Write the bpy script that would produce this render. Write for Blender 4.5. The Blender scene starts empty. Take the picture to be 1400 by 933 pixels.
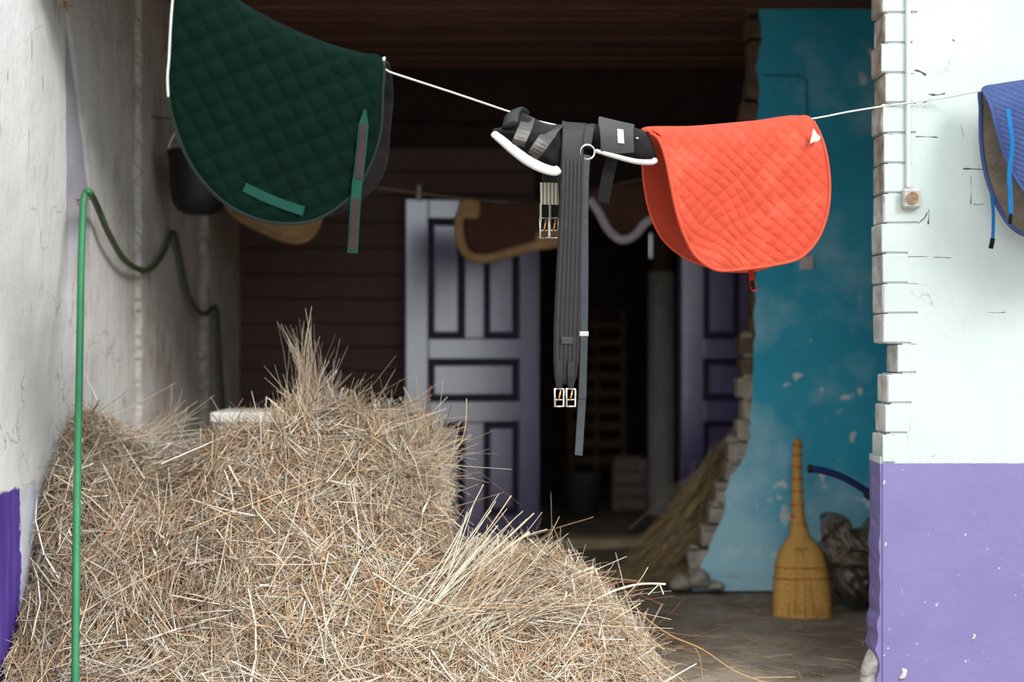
import bpy, bmesh, math, random
import numpy as np
from mathutils import Vector, noise as mnoise

random.seed(7); rng = np.random.default_rng(7)
scene = bpy.context.scene
col = scene.collection
# ------------------------------------------------------------------ camera, world, sun, exposure
EYE = 1.19; F = 1400 * 50 / 36.0
cam_d = bpy.data.cameras.new('camera'); cam = bpy.data.objects.new('camera', cam_d); col.objects.link(cam)
cam.location = (0, 0, EYE); cam.rotation_euler = (math.radians(90), 0, 0)
cam_d.lens = 50; cam_d.sensor_width = 36; cam_d.clip_start = 0.05
cam_d.dof.use_dof = True; cam_d.dof.focus_distance = 4.5; cam_d.dof.aperture_fstop = 1.4
scene.camera = cam
w = bpy.data.worlds.new('sky'); scene.world = w; w.use_nodes = True
# overcast sky: luminance (1 + 2 sin elevation) / 3 of the zenith all the way round
wt = w.node_tree; bgn = wt.nodes['Background']; bgn.inputs[0].default_value = (0.88, 0.97, 1.0, 1)
geo = wt.nodes.new('ShaderNodeTexCoord'); sep = wt.nodes.new('ShaderNodeSeparateXYZ'); wt.links.new(geo.outputs['Generated'], sep.inputs[0])
mx = wt.nodes.new('ShaderNodeMath'); mx.operation = 'MAXIMUM'; mx.inputs[1].default_value = 0; wt.links.new(sep.outputs[2], mx.inputs[0])
ma = wt.nodes.new('ShaderNodeMath'); ma.operation = 'MULTIPLY_ADD'; ma.inputs[1].default_value = 2 / 3; ma.inputs[2].default_value = 1 / 3; wt.links.new(mx.outputs[0], ma.inputs[0])
ms = wt.nodes.new('ShaderNodeMath'); ms.operation = 'MULTIPLY'; ms.inputs[1].default_value = 2.6; wt.links.new(ma.outputs[0], ms.inputs[0]); wt.links.new(ms.outputs[0], bgn.inputs[1])
sun_d = bpy.data.lights.new('sun', 'SUN'); sun = bpy.data.objects.new('sun', sun_d); col.objects.link(sun)
sun_d.energy = 1.9; sun_d.angle = math.radians(18); sun_d.color = (1.0, 0.97, 0.92)
sun.rotation_euler = Vector((-0.62, 0.66, -0.58)).to_track_quat('-Z', 'Y').to_euler()
sun.location = (4, -4, 6)
vs = scene.view_settings
vs.view_transform = 'Standard'; vs.look = 'None'; vs.gamma = 1.0; vs.exposure = 0.52; vs.use_curve_mapping = False

def P(x, y, d):
    """point seen at pixel (x, y) standing at depth d metres"""
    return Vector(((x - 700) / F * d, d, EYE + (466.5 - y) / F * d))

# ------------------------------------------------------------------ helpers
def lin(r, g, b):
    f = lambda u: (u / 255 / 12.92) if u / 255 <= 0.04045 else ((u / 255 + 0.055) / 1.055) ** 2.4
    return (f(r), f(g), f(b), 1)

def tag(o, label=None, cat=None, group=None, kind=None):
    if label: o['label'] = label
    if cat: o['category'] = cat
    if group: o['group'] = group
    if kind: o['kind'] = kind
    return o

def empty(name, loc=(0, 0, 0)):
    o = bpy.data.objects.new(name, None); col.objects.link(o); o.location = loc; o.empty_display_size = 0.05
    return o

def link(name, me, parent=None):
    o = bpy.data.objects.new(name, me); col.objects.link(o)
    if parent is not None:
        o.parent = parent
        o.matrix_parent_inverse = ParentInv(parent)
    return o

def ParentInv(p):
    from mathutils import Matrix
    m = Matrix.Translation(p.location) @ p.rotation_euler.to_matrix().to_4x4()
    q = p
    if p.parent is not None:
        m = Matrix.Identity(4)
        m = world_of(p)
    return m.inverted()

def world_of(p):
    from mathutils import Matrix
    m = Matrix.LocRotScale(p.location, p.rotation_euler, p.scale)
    if p.parent is not None:
        return world_of(p.parent) @ p.matrix_parent_inverse @ m
    return m

def mesh(name, verts, faces, mat, parent=None, smooth=True):
    me = bpy.data.meshes.new(name); me.from_pydata([tuple(v) for v in verts], [], faces)
    me.update()
    if mat: me.materials.append(mat)
    if smooth: me.polygons.foreach_set('use_smooth', [True] * len(me.polygons))
    return link(name, me, parent)

def bm_obj(name, bm, mat, parent=None, smooth=False):
    bmesh.ops.recalc_face_normals(bm, faces=bm.faces)
    me = bpy.data.meshes.new(name); bm.to_mesh(me); bm.free()
    if mat: me.materials.append(mat)
    if smooth: me.polygons.foreach_set('use_smooth', [True] * len(me.polygons))
    return link(name, me, parent)

def add_box(bm, x0, x1, y0, y1, z0, z1, bev=0.0, seg=1):
    r = bmesh.ops.create_cube(bm, size=1)
    vs_ = r['verts']
    for v in vs_:
        v.co = Vector(((x0 + x1) / 2 + v.co.x * (x1 - x0), (y0 + y1) / 2 + v.co.y * (y1 - y0), (z0 + z1) / 2 + v.co.z * (z1 - z0)))
    if bev:
        es = list({e for v in vs_ for e in v.link_edges})
        bmesh.ops.bevel(bm, geom=es, offset=bev, segments=seg, affect='EDGES', profile=0.6)

def box(name, x0, x1, y0, y1, z0, z1, mat, parent=None, bev=0.0):
    bm = bmesh.new(); add_box(bm, x0, x1, y0, y1, z0, z1, bev)
    return bm_obj(name, bm, mat, parent)

def catmull(pts, n=8, closed=False):
    pts = [Vector(p) for p in pts]; out = []
    m = len(pts)
    rngs = range(m if closed else m - 1)
    for i in rngs:
        if closed: a, b, c, d = pts[(i - 1) % m], pts[i], pts[(i + 1) % m], pts[(i + 2) % m]
        else: a, b, c, d = pts[max(i - 1, 0)], pts[i], pts[i + 1], pts[min(i + 2, m - 1)]
        for k in range(n):
            t = k / n
            out.append(0.5 * ((2 * b) + (c - a) * t + (2 * a - 5 * b + 4 * c - d) * t * t + (3 * b - a - 3 * c + d) * t ** 3))
    if not closed: out.append(pts[-1].copy())
    return out

def sweep_geo(pts, prof, up=None, scales=None, closed=False):
    """sweep a closed 2D profile (across, along-normal) along pts; up = width direction"""
    pts = [Vector(p) for p in pts]; n = len(pts); m = len(prof); verts = []; faces = []
    prev = None
    for i, p in enumerate(pts):
        if closed: t = pts[(i + 1) % n] - pts[i - 1]
        else: t = pts[min(i + 1, n - 1)] - pts[max(i - 1, 0)]
        if t.length < 1e-9: t = Vector((0, 0, 1))
        t.normalize()
        if up is not None:
            u = Vector(up[i] if isinstance(up, list) else up)
        elif prev is None:
            u = t.orthogonal()
        else: u = prev
        u = u - t * u.dot(t)
        if u.length < 1e-6: u = t.orthogonal()
        u.normalize(); prev = u; v = t.cross(u)
        s = scales[i] if scales else 1
        sx, sy = s if isinstance(s, tuple) else (s, s)
        for a, b in prof: verts.append(p + u * (a * sx) + v * (b * sy))
    for i in range(n if closed else n - 1):
        j = (i + 1) % n
        for k in range(m):
            l = (k + 1) % m
            faces.append((i * m + k, i * m + l, j * m + l, j * m + k))
    if not closed:
        faces.append(tuple(range(m))[::-1]); faces.append(tuple((n - 1) * m + k for k in range(m)))
    return verts, faces

def circ(r, n=8, ry=None):
    return [(r * math.cos(2 * math.pi * k / n), (ry or r) * math.sin(2 * math.pi * k / n)) for k in range(n)]

def tube(name, pts, r, mat, parent=None, n=8, scales=None, closed=False, ry=None, up=None):
    v, f = sweep_geo(pts, circ(r, n, ry), up, scales, closed)
    return mesh(name, v, f, mat, parent)

def ribbon(name, pts, wd, th, mat, parent=None, up=None, scales=None):
    a, b = wd / 2, th / 2; c = min(b, a) * 0.7
    prof = [(-a, -b + c * .5), (-a + c, -b), (a - c, -b), (a, -b + c * .5), (a, b - c * .5), (a - c, b), (-a + c, b), (-a, b - c * .5)]
    v, f = sweep_geo(pts, prof, up, scales)
    return mesh(name, v, f, mat, parent, smooth=False)

def lathe(name, prof, mat, parent=None, n=24, loc=(0, 0, 0)):
    verts = []; faces = []; m = len(prof)
    for k in range(n):
        a = 2 * math.pi * k / n
        for r, z in prof: verts.append((loc[0] + r * math.cos(a), loc[1] + r * math.sin(a), loc[2] + z))
    for k in range(n):
        l = (k + 1) % n
        for i in range(m - 1): faces.append((k * m + i, l * m + i, l * m + i + 1, k * m + i + 1))
    return mesh(name, verts, faces, mat, parent)

def outline_fill(out, n):
    """square grid mapped onto a closed star-shaped outline: list of (point2d, r) and quad faces"""
    L = [0.0]; m = len(out)
    for i in range(m): L.append(L[-1] + (out[(i + 1) % m] - out[i]).length)
    tot = L[-1]
    def at(t):
        s = (t % 1.0) * tot
        i = min(int(np.searchsorted(L, s, side='right') - 1), m - 1)
        u = (s - L[i]) / max(L[i + 1] - L[i], 1e-9)
        return out[i].lerp(out[(i + 1) % m], u)
    c = sum(out, Vector((0, 0, 0))) / m
    res = []
    for j in range(n + 1):
        for i in range(n + 1):
            a, b = 2 * i / n - 1, 2 * j / n - 1
            r = max(abs(a), abs(b))
            if r < 1e-9: res.append((c.copy(), 0.0)); continue
            x, y = a / r, b / r
            if y <= -1 + 1e-9: t = (x + 1) / 2
            elif x >= 1 - 1e-9: t = 1 + (y + 1) / 2
            elif y >= 1 - 1e-9: t = 2 + (1 - x) / 2
            else: t = 3 + (1 - y) / 2
            res.append((c + (at(t / 4) - c) * r, r))
    faces = [(j * (n + 1) + i, j * (n + 1) + i + 1, (j + 1) * (n + 1) + i + 1, (j + 1) * (n + 1) + i) for j in range(n) for i in range(n)]
    return res, faces

def out2(pts, sub=8):
    return catmull([Vector((p[0], p[1], 0)) for p in pts], sub, True)

def puff(name, pts, d, bf, bb, mat, parent=None, n=24, lump=0.0, power=0.5, to3=None):
    """closed cushion-like solid from a pixel outline standing at depth d, bulging bf to the front and bb to the back"""
    o = out2(pts); g, faces = outline_fill(o, n)
    N = len(g); verts = []; fs = []
    conv = to3 or (lambda x, y, k: P(x, y, d) + Vector((0, k, 0)))
    for sgn, bl in ((-1, bf), (1, bb)):
        for p, r in g:
            k = bl * max(0, 1 - r * r) ** power
            if lump: k += lump * mnoise.noise(Vector((p.x * .05, p.y * .05, sgn * 3 + d))) * (1 - r ** 4) + .4 * lump * mnoise.noise(Vector((p.x * .13, p.y * .13, sgn * 3))) * (1 - r ** 4)
            verts.append(conv(p.x, p.y, sgn * k))
    for f in faces:
        fs.append(tuple(f)); fs.append(tuple(i + N for i in reversed(f)))
    me = bpy.data.meshes.new(name); me.from_pydata([tuple(v) for v in verts], [], fs)
    bm = bmesh.new(); bm.from_mesh(me); bmesh.ops.remove_doubles(bm, verts=bm.verts, dist=1e-5); bmesh.ops.recalc_face_normals(bm, faces=bm.faces)
    bm.to_mesh(me); bm.free(); me.materials.append(mat)
    me.polygons.foreach_set('use_smooth', [True] * len(me.polygons))
    return link(name, me, parent)

# ------------------------------------------------------------------ materials
class NT:
    def __init__(s, name, rough=0.7, spec=0.3, metal=0.0):
        s.m = bpy.data.materials.new(name); s.m.use_nodes = True; s.t = s.m.node_tree
        s.b = s.t.nodes['Principled BSDF']; s.b.inputs['Roughness'].default_value = rough
        s.b.inputs['Specular IOR Level'].default_value = spec; s.b.inputs['Metallic'].default_value = metal
        s.pos = s.n('ShaderNodeNewGeometry').outputs['Position']
    def n(s, ty, **k):
        nd = s.t.nodes.new(ty)
        for a, b in k.items(): setattr(nd, a, b)
        return nd
    def l(s, a, b): s.t.links.new(a, b)
    def val(s, inp, v):
        if hasattr(v, 'node'): s.l(v, inp)
        else: inp.default_value = v
    def noise(s, scale, detail=4, rough=.6, vec=None, stretch=None, out='Fac'):
        v = vec or s.pos
        if stretch:
            mp = s.n('ShaderNodeMapping'); mp.inputs['Scale'].default_value = stretch; s.l(v, mp.inputs['Vector']); v = mp.outputs[0]
        nd = s.n('ShaderNodeTexNoise'); nd.inputs['Scale'].default_value = scale; nd.inputs['Detail'].default_value = detail; nd.inputs['Roughness'].default_value = rough
        s.l(v, nd.inputs['Vector']); return nd.outputs[out]
    def ramp(s, fac, stops):
        nd = s.n('ShaderNodeValToRGB'); e = nd.color_ramp.elements
        e[0].position, e[0].color = stops[0]; e[1].position, e[1].color = stops[-1]
        for p, c in stops[1:-1]: x = e.new(p); x.color = c
        s.l(fac, nd.inputs[0]); return nd.outputs['Color']
    def step(s, fac, a, b):
        nd = s.n('ShaderNodeMapRange'); nd.inputs[1].default_value = a; nd.inputs[2].default_value = b; nd.clamp = True
        s.val(nd.inputs[0], fac); return nd.outputs[0]
    def math(s, op, a, b=0.0):
        nd = s.n('ShaderNodeMath', operation=op); s.val(nd.inputs[0], a); s.val(nd.inputs[1], b); return nd.outputs[0]
    def mix(s, fac, a, b, blend='MIX'):
        nd = s.n('ShaderNodeMix', data_type='RGBA', blend_type=blend); s.val(nd.inputs[0], fac); s.val(nd.inputs[6], a); s.val(nd.inputs[7], b); return nd.outputs[2]
    def xyz(s):
        nd = s.n('ShaderNodeSeparateXYZ'); s.l(s.pos, nd.inputs[0]); return nd.outputs
    def color(s, c): s.val(s.b.inputs['Base Color'], c)
    def bump(s, h, strength=.3, dist=.01):
        nd = s.n('ShaderNodeBump'); nd.inputs['Strength'].default_value = strength; nd.inputs['Distance'].default_value = dist
        s.l(h, nd.inputs['Height']); s.l(nd.outputs[0], s.b.inputs['Normal'])

def simple(name, rgb, rough=.7, spec=.3, var=.25, scale=30, bump=.2, metal=0.0, stretch=None, dist=.004):
    t = NT(name, rough, spec, metal); c = lin(*rgb)
    n = t.noise(scale, stretch=stretch)
    lo = tuple(v * (1 - var) for v in c[:3]) + (1,); hi = tuple(min(1, v * (1 + var)) for v in c[:3]) + (1,)
    t.color(t.ramp(n, [(.3, lo), (.7, hi)]))
    if bump: t.bump(n, bump, dist)
    return t.m

M = {}
# --- painted brick wall at the right
t = NT('white_and_lilac_paint', .62, .3)
X, Y, Z = t.xyz()
edge = t.math('ADD', Z, t.math('MULTIPLY', t.noise(60, 2), .006))
white = t.ramp(t.noise(2.2, 6, .65), [(.25, lin(174, 182, 180)), (.5, lin(184, 192, 190)), (.75, lin(190, 198, 197))])
cr = t.n('ShaderNodeTexVoronoi', feature='DISTANCE_TO_EDGE'); cr.inputs['Scale'].default_value = 4.2
wv = t.n('ShaderNodeVectorMath', operation='ADD'); t.l(t.pos, wv.inputs[0])
ns = t.n('ShaderNodeTexNoise'); ns.inputs['Scale'].default_value = 7; ns.inputs['Detail'].default_value = 5; t.l(t.pos, ns.inputs['Vector'])
sc = t.n('ShaderNodeVectorMath', operation='SCALE'); sc.inputs['Scale'].default_value = .16; t.l(ns.outputs['Color'], sc.inputs[0]); t.l(sc.outputs[0], wv.inputs[1]); t.l(wv.outputs[0], cr.inputs['Vector'])
crack = t.math('MULTIPLY', t.step(cr.outputs['Distance'], .007, .0), t.step(t.noise(3.3, 3), .55, .63))
white = t.mix(t.math('MULTIPLY', crack, .7), white, lin(120, 105, 92))
lilac = t.ramp(t.noise(3, 5), [(.25, lin(114, 102, 150)), (.6, lin(122, 112, 159)), (.8, lin(132, 114, 160))])
chips = t.step(t.noise(48, 3, .5), .72, .76)
lilac = t.mix(chips, lilac, lin(176, 170, 190))
base = t.mix(t.step(edge, .781, .7795), white, lilac)
nx = t.n('ShaderNodeSeparateXYZ'); t.l(t.n('ShaderNodeNewGeometry').outputs['True Normal'], nx.inputs[0])
side = t.math('MULTIPLY', t.step(nx.outputs[0], -.35, -.55), t.step(Z, .80, .86))
bare = t.ramp(t.noise(14, 5), [(.3, lin(104, 88, 72)), (.5, lin(150, 136, 122)), (.7, lin(186, 180, 174))])
sidelow = t.ramp(t.noise(14, 5), [(.35, lin(170, 166, 160)), (.6, lin(214, 213, 211))])
bare = t.mix(t.step(Z, 1.62, 1.75), sidelow, bare)
t.color(t.mix(side, base, bare))
t.bump(t.noise(25, 6), .35, .006); M['rwall'] = t.m
# mortar behind the bricks
M['cracks'] = simple('dark_crack', (92, 76, 64), .95, .1, .4, 60, 0)
M['mortar'] = simple('old_mortar', (150, 138, 122), .95, .1, .35, 40, .5)
M['bare_brick'] = simple('limewashed_brick', (164, 152, 140), .9, .15, .3, 18, .5)
M['dirty_brick'] = simple('dirty_brick', (104, 84, 70), .92, .1, .45, 18, .5)
# --- left wall
t = NT('stained_limewash', .8, .2)
X, Y, Z = t.xyz()
b0 = t.ramp(t.noise(1.6, 6, .7, stretch=(1, 1, .5)), [(.25, lin(188, 182, 178)), (.5, lin(206, 204, 203)), (.75, lin(216, 217, 217))])
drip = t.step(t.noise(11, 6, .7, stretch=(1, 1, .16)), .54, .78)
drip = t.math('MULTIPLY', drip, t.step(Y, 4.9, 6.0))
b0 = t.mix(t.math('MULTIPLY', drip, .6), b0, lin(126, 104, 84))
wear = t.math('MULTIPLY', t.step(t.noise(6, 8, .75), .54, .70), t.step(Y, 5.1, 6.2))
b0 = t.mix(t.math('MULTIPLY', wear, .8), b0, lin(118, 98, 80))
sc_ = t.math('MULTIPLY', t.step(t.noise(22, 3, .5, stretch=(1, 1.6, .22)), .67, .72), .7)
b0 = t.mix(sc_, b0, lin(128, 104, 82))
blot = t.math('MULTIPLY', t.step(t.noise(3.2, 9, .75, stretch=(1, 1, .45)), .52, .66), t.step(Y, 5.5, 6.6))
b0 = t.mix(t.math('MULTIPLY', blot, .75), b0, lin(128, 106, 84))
cv_ = t.n('ShaderNodeTexVoronoi', feature='DISTANCE_TO_EDGE'); cv_.inputs['Scale'].default_value = 2.3
ad = t.n('ShaderNodeVectorMath', operation='ADD'); t.l(t.pos, ad.inputs[0])
n3 = t.n('ShaderNodeTexNoise'); n3.inputs['Scale'].default_value = 6; n3.inputs['Detail'].default_value = 6; t.l(t.pos, n3.inputs['Vector'])
s3 = t.n('ShaderNodeVectorMath', operation='SCALE'); s3.inputs['Scale'].default_value = .3; t.l(n3.outputs['Color'], s3.inputs[0]); t.l(s3.outputs[0], ad.inputs[1]); t.l(ad.outputs[0], cv_.inputs['Vector'])
ck_ = t.math('MULTIPLY', t.step(cv_.outputs['Distance'], .008, .002), t.step(t.noise(2.1, 3), .47, .56))
b0 = t.mix(t.math('MULTIPLY', ck_, .5), b0, lin(118, 92, 70))
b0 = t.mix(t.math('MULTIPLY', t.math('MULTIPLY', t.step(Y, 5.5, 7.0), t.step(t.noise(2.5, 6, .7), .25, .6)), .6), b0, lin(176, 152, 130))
# grey-lilac wedge beside the crease, narrowing upwards
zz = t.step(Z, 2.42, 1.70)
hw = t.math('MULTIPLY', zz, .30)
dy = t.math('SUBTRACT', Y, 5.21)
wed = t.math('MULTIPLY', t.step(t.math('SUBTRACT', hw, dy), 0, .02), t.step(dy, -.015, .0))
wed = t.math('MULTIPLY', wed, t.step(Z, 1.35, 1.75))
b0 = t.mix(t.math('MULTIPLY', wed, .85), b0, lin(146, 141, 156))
# dado
en = t.math('MULTIPLY', t.noise(30, 3), .03)
inn = t.math('MULTIPLY', t.step(t.math('ADD', Z, en), .722, .706), t.step(Y, 4.70, 4.72))
b0 = t.mix(inn, b0, lin(190, 190, 202))
dado = t.math('MULTIPLY', t.step(t.math('ADD', Z, en), .725, .715), t.step(t.math('ADD', Y, t.math('MULTIPLY', en, 2)), 4.745, 4.735))
pur = t.ramp(t.noise(14, 4, .6, stretch=(1, 1, .08)), [(.3, lin(64, 44, 116)), (.55, lin(78, 56, 138)), (.8, lin(112, 92, 166))])
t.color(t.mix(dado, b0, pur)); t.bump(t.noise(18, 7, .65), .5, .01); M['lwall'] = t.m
# --- turquoise partition plaster
t = NT('turquoise_paint', .7, .25)
X, Y, Z = t.xyz()
c = t.ramp(t.noise(1.8, 5), [(.3, lin(44, 158, 190)), (.5, lin(56, 172, 204)), (.75, lin(76, 184, 214))])
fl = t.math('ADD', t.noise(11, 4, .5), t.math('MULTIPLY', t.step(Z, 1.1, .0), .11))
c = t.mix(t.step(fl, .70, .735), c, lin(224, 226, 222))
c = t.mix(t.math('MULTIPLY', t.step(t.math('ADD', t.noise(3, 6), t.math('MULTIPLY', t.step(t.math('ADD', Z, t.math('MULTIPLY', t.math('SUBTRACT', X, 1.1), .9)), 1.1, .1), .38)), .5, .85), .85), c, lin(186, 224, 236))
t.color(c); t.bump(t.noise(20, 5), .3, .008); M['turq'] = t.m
# --- dirt floor
t = NT('trodden_dirt', .92, .15)
c = t.ramp(t.noise(2.6, 9, .68), [(.3, lin(96, 82, 70)), (.48, lin(140, 124, 110)), (.62, lin(166, 152, 138)), (.78, lin(190, 180, 170))])
c = t.mix(t.step(t.noise(40, 4, .6, stretch=(.4, 1, 1)), .6, .72), c, lin(120, 100, 72))
t.color(c); t.bump(t.noise(9, 9, .7), .8, .03); M['dirt'] = t.m
M['yard'] = simple('grey_yard_dirt', (150, 140, 128), .9, .15, .12, 3, .3)
M['ceil'] = simple('smoke_dark_boards', (104, 72, 58), .75, .25, .4, 9, .5, stretch=(.25, 6, 6))
M['plank'] = simple('dark_brown_planks', (88, 68, 62), .7, .3, .25, 8, .3, stretch=(.4, 5, 9))
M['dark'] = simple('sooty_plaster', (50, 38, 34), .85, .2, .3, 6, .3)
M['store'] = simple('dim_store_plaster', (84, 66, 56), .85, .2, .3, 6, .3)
# --- glossy purple door
t = NT('glossy_purple_paint', .34, .8); t.b.inputs['Coat Weight'].default_value = 1; t.b.inputs['Coat IOR'].default_value = 3.0; t.b.inputs['Coat Roughness'].default_value = .22
c = t.ramp(t.noise(5, 6), [(.3, lin(58, 38, 104)), (.6, lin(76, 56, 132)), (.8, lin(96, 80, 150))])
t.color(c); t.bump(t.noise(16, 6, .7, stretch=(1, 1, .22)), .9, .012); M['door'] = t.m
M['groove'] = simple('dark_door_moulding', (34, 18, 40), .5, .4, .2, 20, .1)
t = NT('green_rubber_hose', .5, .35)
X, Y, Z = t.xyz()
t.color(t.mix(t.math('MULTIPLY', t.step(Y, 5.05, 5.25), t.step(t.noise(20, 4), .2, .5)), t.ramp(t.noise(12), [(.3, lin(44, 112, 74)), (.7, lin(54, 126, 84))]), lin(70, 74, 48))); M['hose'] = t.m  # inner run turns dark olive: mostly the shed's shade painted into the colour
def fabric(name, rgb, var=.18, rough=.9, dust=None, sheen=.06):
    t = NT(name, rough, .15); c = lin(*rgb)
    f = t.ramp(t.noise(14, 5), [(.3, tuple(v * (1 - var) for v in c[:3]) + (1,)), (.7, tuple(min(1, v * (1 + var)) for v in c[:3]) + (1,))])
    if dust: f = t.mix(t.math('MULTIPLY', t.step(t.noise(7, 7, .7), .5, .75), .45), f, lin(*dust))
    t.color(f); t.bump(t.noise(420, 2), .35, .002)
    try: t.b.inputs['Sheen Weight'].default_value = sheen
    except KeyError: pass
    return t.m
M['green'] = fabric('dark_green_cotton', (6, 24, 19), sheen=0); M['green'].node_tree.nodes['Principled BSDF'].inputs['Specular IOR Level'].default_value = .04
M['green_trim'] = fabric('green_webbing', (18, 62, 52))
M['velcro'] = fabric('maroon_hook_tape', (52, 40, 42))
M['black_cloth'] = fabric('black_cloth', (20, 17, 18))
M['orange'] = fabric('faded_orange_cotton', (182, 67, 47), .1, .85, dust=(200, 102, 82))
M['orange_trim'] = fabric('orange_binding', (196, 76, 54), .1)
M['red'] = fabric('red_webbing', (176, 38, 32))
M['blue'] = fabric('blue_quilted_cotton', (62, 76, 120), .12)
M['blue_trim'] = fabric('blue_webbing', (24, 96, 152), .1)
M['lining'] = fabric('grey_brown_mesh_lining', (104, 94, 84), .3)
M['white_cord'] = fabric('white_cord', (204, 202, 194), .06)
M['grey_cord'] = fabric('grey_cord', (24, 36, 34), .15)
M['neoprene'] = fabric('black_neoprene', (17, 15, 16), .2, .7)
M['bronze_strap'] = simple('shiny_dark_elastic', (40, 34, 28), .35, .5, .4, 120, .3)
M['grey_strap'] = fabric('grey_felt_strap', (66, 65, 66), .15)
M['label'] = simple('cream_label', (200, 194, 176), .7, .2, .08, 60, 0)
M['shell'] = simple('white_plastic_shell', (200, 196, 198), .45, .4, .06, 12, .05)
M['leather'] = simple('worn_black_leather', (31, 28, 28), .55, .3, .3, 40, .25)
M['leather2'] = simple('blue_black_leather', (38, 42, 48), .36, .5, .3, 40, .25)
M['steel'] = simple('bright_steel', (214, 208, 202), .22, .5, .1, 40, 0, metal=1)
M['brass'] = simple('brassy_steel', (214, 160, 96), .3, .5, .15, 40, 0, metal=1)
t = NT('striped_elastic', .8, .2)
wv = t.n('ShaderNodeTexWave'); wv.inputs['Scale'].default_value = 28; wv.bands_direction = 'X'; t.l(t.pos, wv.inputs['Vector'])
t.color(t.ramp(wv.outputs['Fac'], [(.2, lin(200, 194, 178)), (.6, lin(176, 166, 140)), (.85, lin(108, 110, 104))])); M['elastic'] = t.m
M['brown_pad'] = fabric('brown_felt', (74, 50, 38), .2)
M['tan_fleece'] = fabric('tan_fleece', (158, 126, 88), .2)
M['grey_fleece'] = fabric('lavender_grey_fleece', (176, 166, 176), .12)
M['black_rubber'] = simple('black_rubber', (16, 15, 15), .55, .4, .2, 12, .1)
M['broom'] = simple('sorghum_straw', (204, 152, 78), .75, .25, .35, 30, .6, stretch=(6, 6, .5))
M['broom_tie'] = simple('red_brown_twine', (190, 84, 40), .7, .2, .2, 40, .2)
M['sack'] = simple('grey_brown_plastic_film', (96, 82, 72), .30, .5, .45, 9, .4)
M['cable'] = simple('teal_painted_cable', (40, 104, 122), .6, .3, .1, 30, 0)
M['navy'] = simple('navy_enamel_pipe', (24, 40, 92), .35, .5, .2, 30, .1)
M['white_paint'] = simple('white_gloss_board', (222, 222, 214), .5, .4, .06, 8, .1)
M['pipe_paint'] = simple('white_painted_pipe', (186, 190, 188), .5, .3, .06, 20, .1)
M['box_plastic'] = simple('weathered_plastic_box', (166, 162, 156), .5, .3, .2, 40, .2)
M['rust'] = simple('rusty_cover', (130, 104, 82), .8, .2, .4, 60, .3)
M['plaster_chunk'] = simple('grey_plaster_rubble', (184, 176, 170), .9, .1, .3, 25, .5)
M['switch'] = simple('pinkish_white_switch', (214, 200, 200), .4, .4, .04, 20, 0)
M['post'] = simple('grey_whitewashed_post', (176, 168, 164), .8, .2, .15, 8, .3)
M['crate'] = simple('greyed_crate_wood', (150, 128, 118), .8, .2, .3, 14, .3)
M['rack'] = simple('old_brown_wood', (112, 82, 62), .8, .2, .3, 14, .3)
M['pail'] = simple('dull_zinc', (120, 112, 108), .5, .5, .2, 14, .1, metal=.4)
M['threshold'] = simple('worn_pale_wood', (186, 166, 132), .75, .2, .2, 12, .3)
M['twine'] = simple('thin_grey_twine', (140, 124, 112), .8, .2, .1, 30, 0)
t = NT('dry_hay', .62, .3)
at_ = t.n('ShaderNodeAttribute', attribute_name='straw'); t.color(at_.outputs['Color']); M['hay'] = t.m
t = NT('hay_core', .9, .1)
t.color(t.ramp(t.noise(60, 5, .7), [(.35, lin(70, 52, 34)), (.55, lin(118, 92, 60)), (.72, lin(158, 132, 94))])); t.bump(t.noise(120, 4, .7, stretch=(1, 1, .6)), 1, .02); M['haycore'] = t.m

# ------------------------------------------------------------------ setting
FY, BY, PY, LX = 4.80, 8.27, 6.77, -1.63   # front wall face, back wall, partition face, left wall
def tag_s(o): o['kind'] = 'structure'; return o

def floor_h(x, y):
    return .018 * (mnoise.noise(Vector((x * 1.7, y * 1.7, 0))) + .5 * mnoise.noise(Vector((x * 5, y * 5, 3)))) - .01
def grid_floor(name, x0, x1, y0, y1, st, mat):
    nx_, ny_ = int((x1 - x0) / st), int((y1 - y0) / st); v = []; f = []
    for j in range(ny_ + 1):
        for i in range(nx_ + 1):
            x, y = x0 + (x1 - x0) * i / nx_, y0 + (y1 - y0) * j / ny_; v.append((x, y, floor_h(x, y)))
    for j in range(ny_):
        for i in range(nx_):
            a = j * (nx_ + 1) + i; f.append((a, a + 1, a + nx_ + 2, a + nx_ + 1))
    return tag_s(mesh(name, v, f, mat))
grid_floor('floor', -1.9, 3.4, 4.4, 8.4, .03, M['dirt'])
grid_floor('floor_yard', -9, 11, -9, 4.4, .1, M['yard'])

# left wall: receding, with pilaster-like steps whose edges are chipped
def lw(y, z):
    x = LX + .006 * mnoise.noise(Vector((y * 2.2, z * 2.2, 1))) + .003 * mnoise.noise(Vector((y * 8, z * 8, 5)))
    e1 = 6.15 + .04 * mnoise.noise(Vector((z * 9, 0, 2))) + .05 * mnoise.noise(Vector((z * 38, 0, 2)))
    e2 = 7.36 + .05 * mnoise.noise(Vector((z * 8, 4, 2))) + .09 * mnoise.noise(Vector((z * 30, 4, 2)))
    x += .018 * min(1, max(0, (y - e1) / .03))
    x += .028 * min(1, max(0, (y - e2) / .05))
    cz = min(1, max(0, (2.5 - z) / .8))
    g = y - 5.21
    if 0 < g < .30 * cz and z > 1.4: x -= .012 * (1 - g / (.30 * cz)) * min(1, (z - 1.4) / .4)
    return x
ys = np.arange(3.2, 8.30, .018); zs = np.arange(0, 3.06, .016)
v = []; f = []
for yy in ys:
    for z_ in zs: v.append((lw(yy, z_), yy, z_))
nz = len(zs)
for i in range(len(ys) - 1):
    for j in range(nz - 1):
        a = i * nz + j; f.append((a, a + nz, a + nz + 1, a + 1)[::-1])
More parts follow.
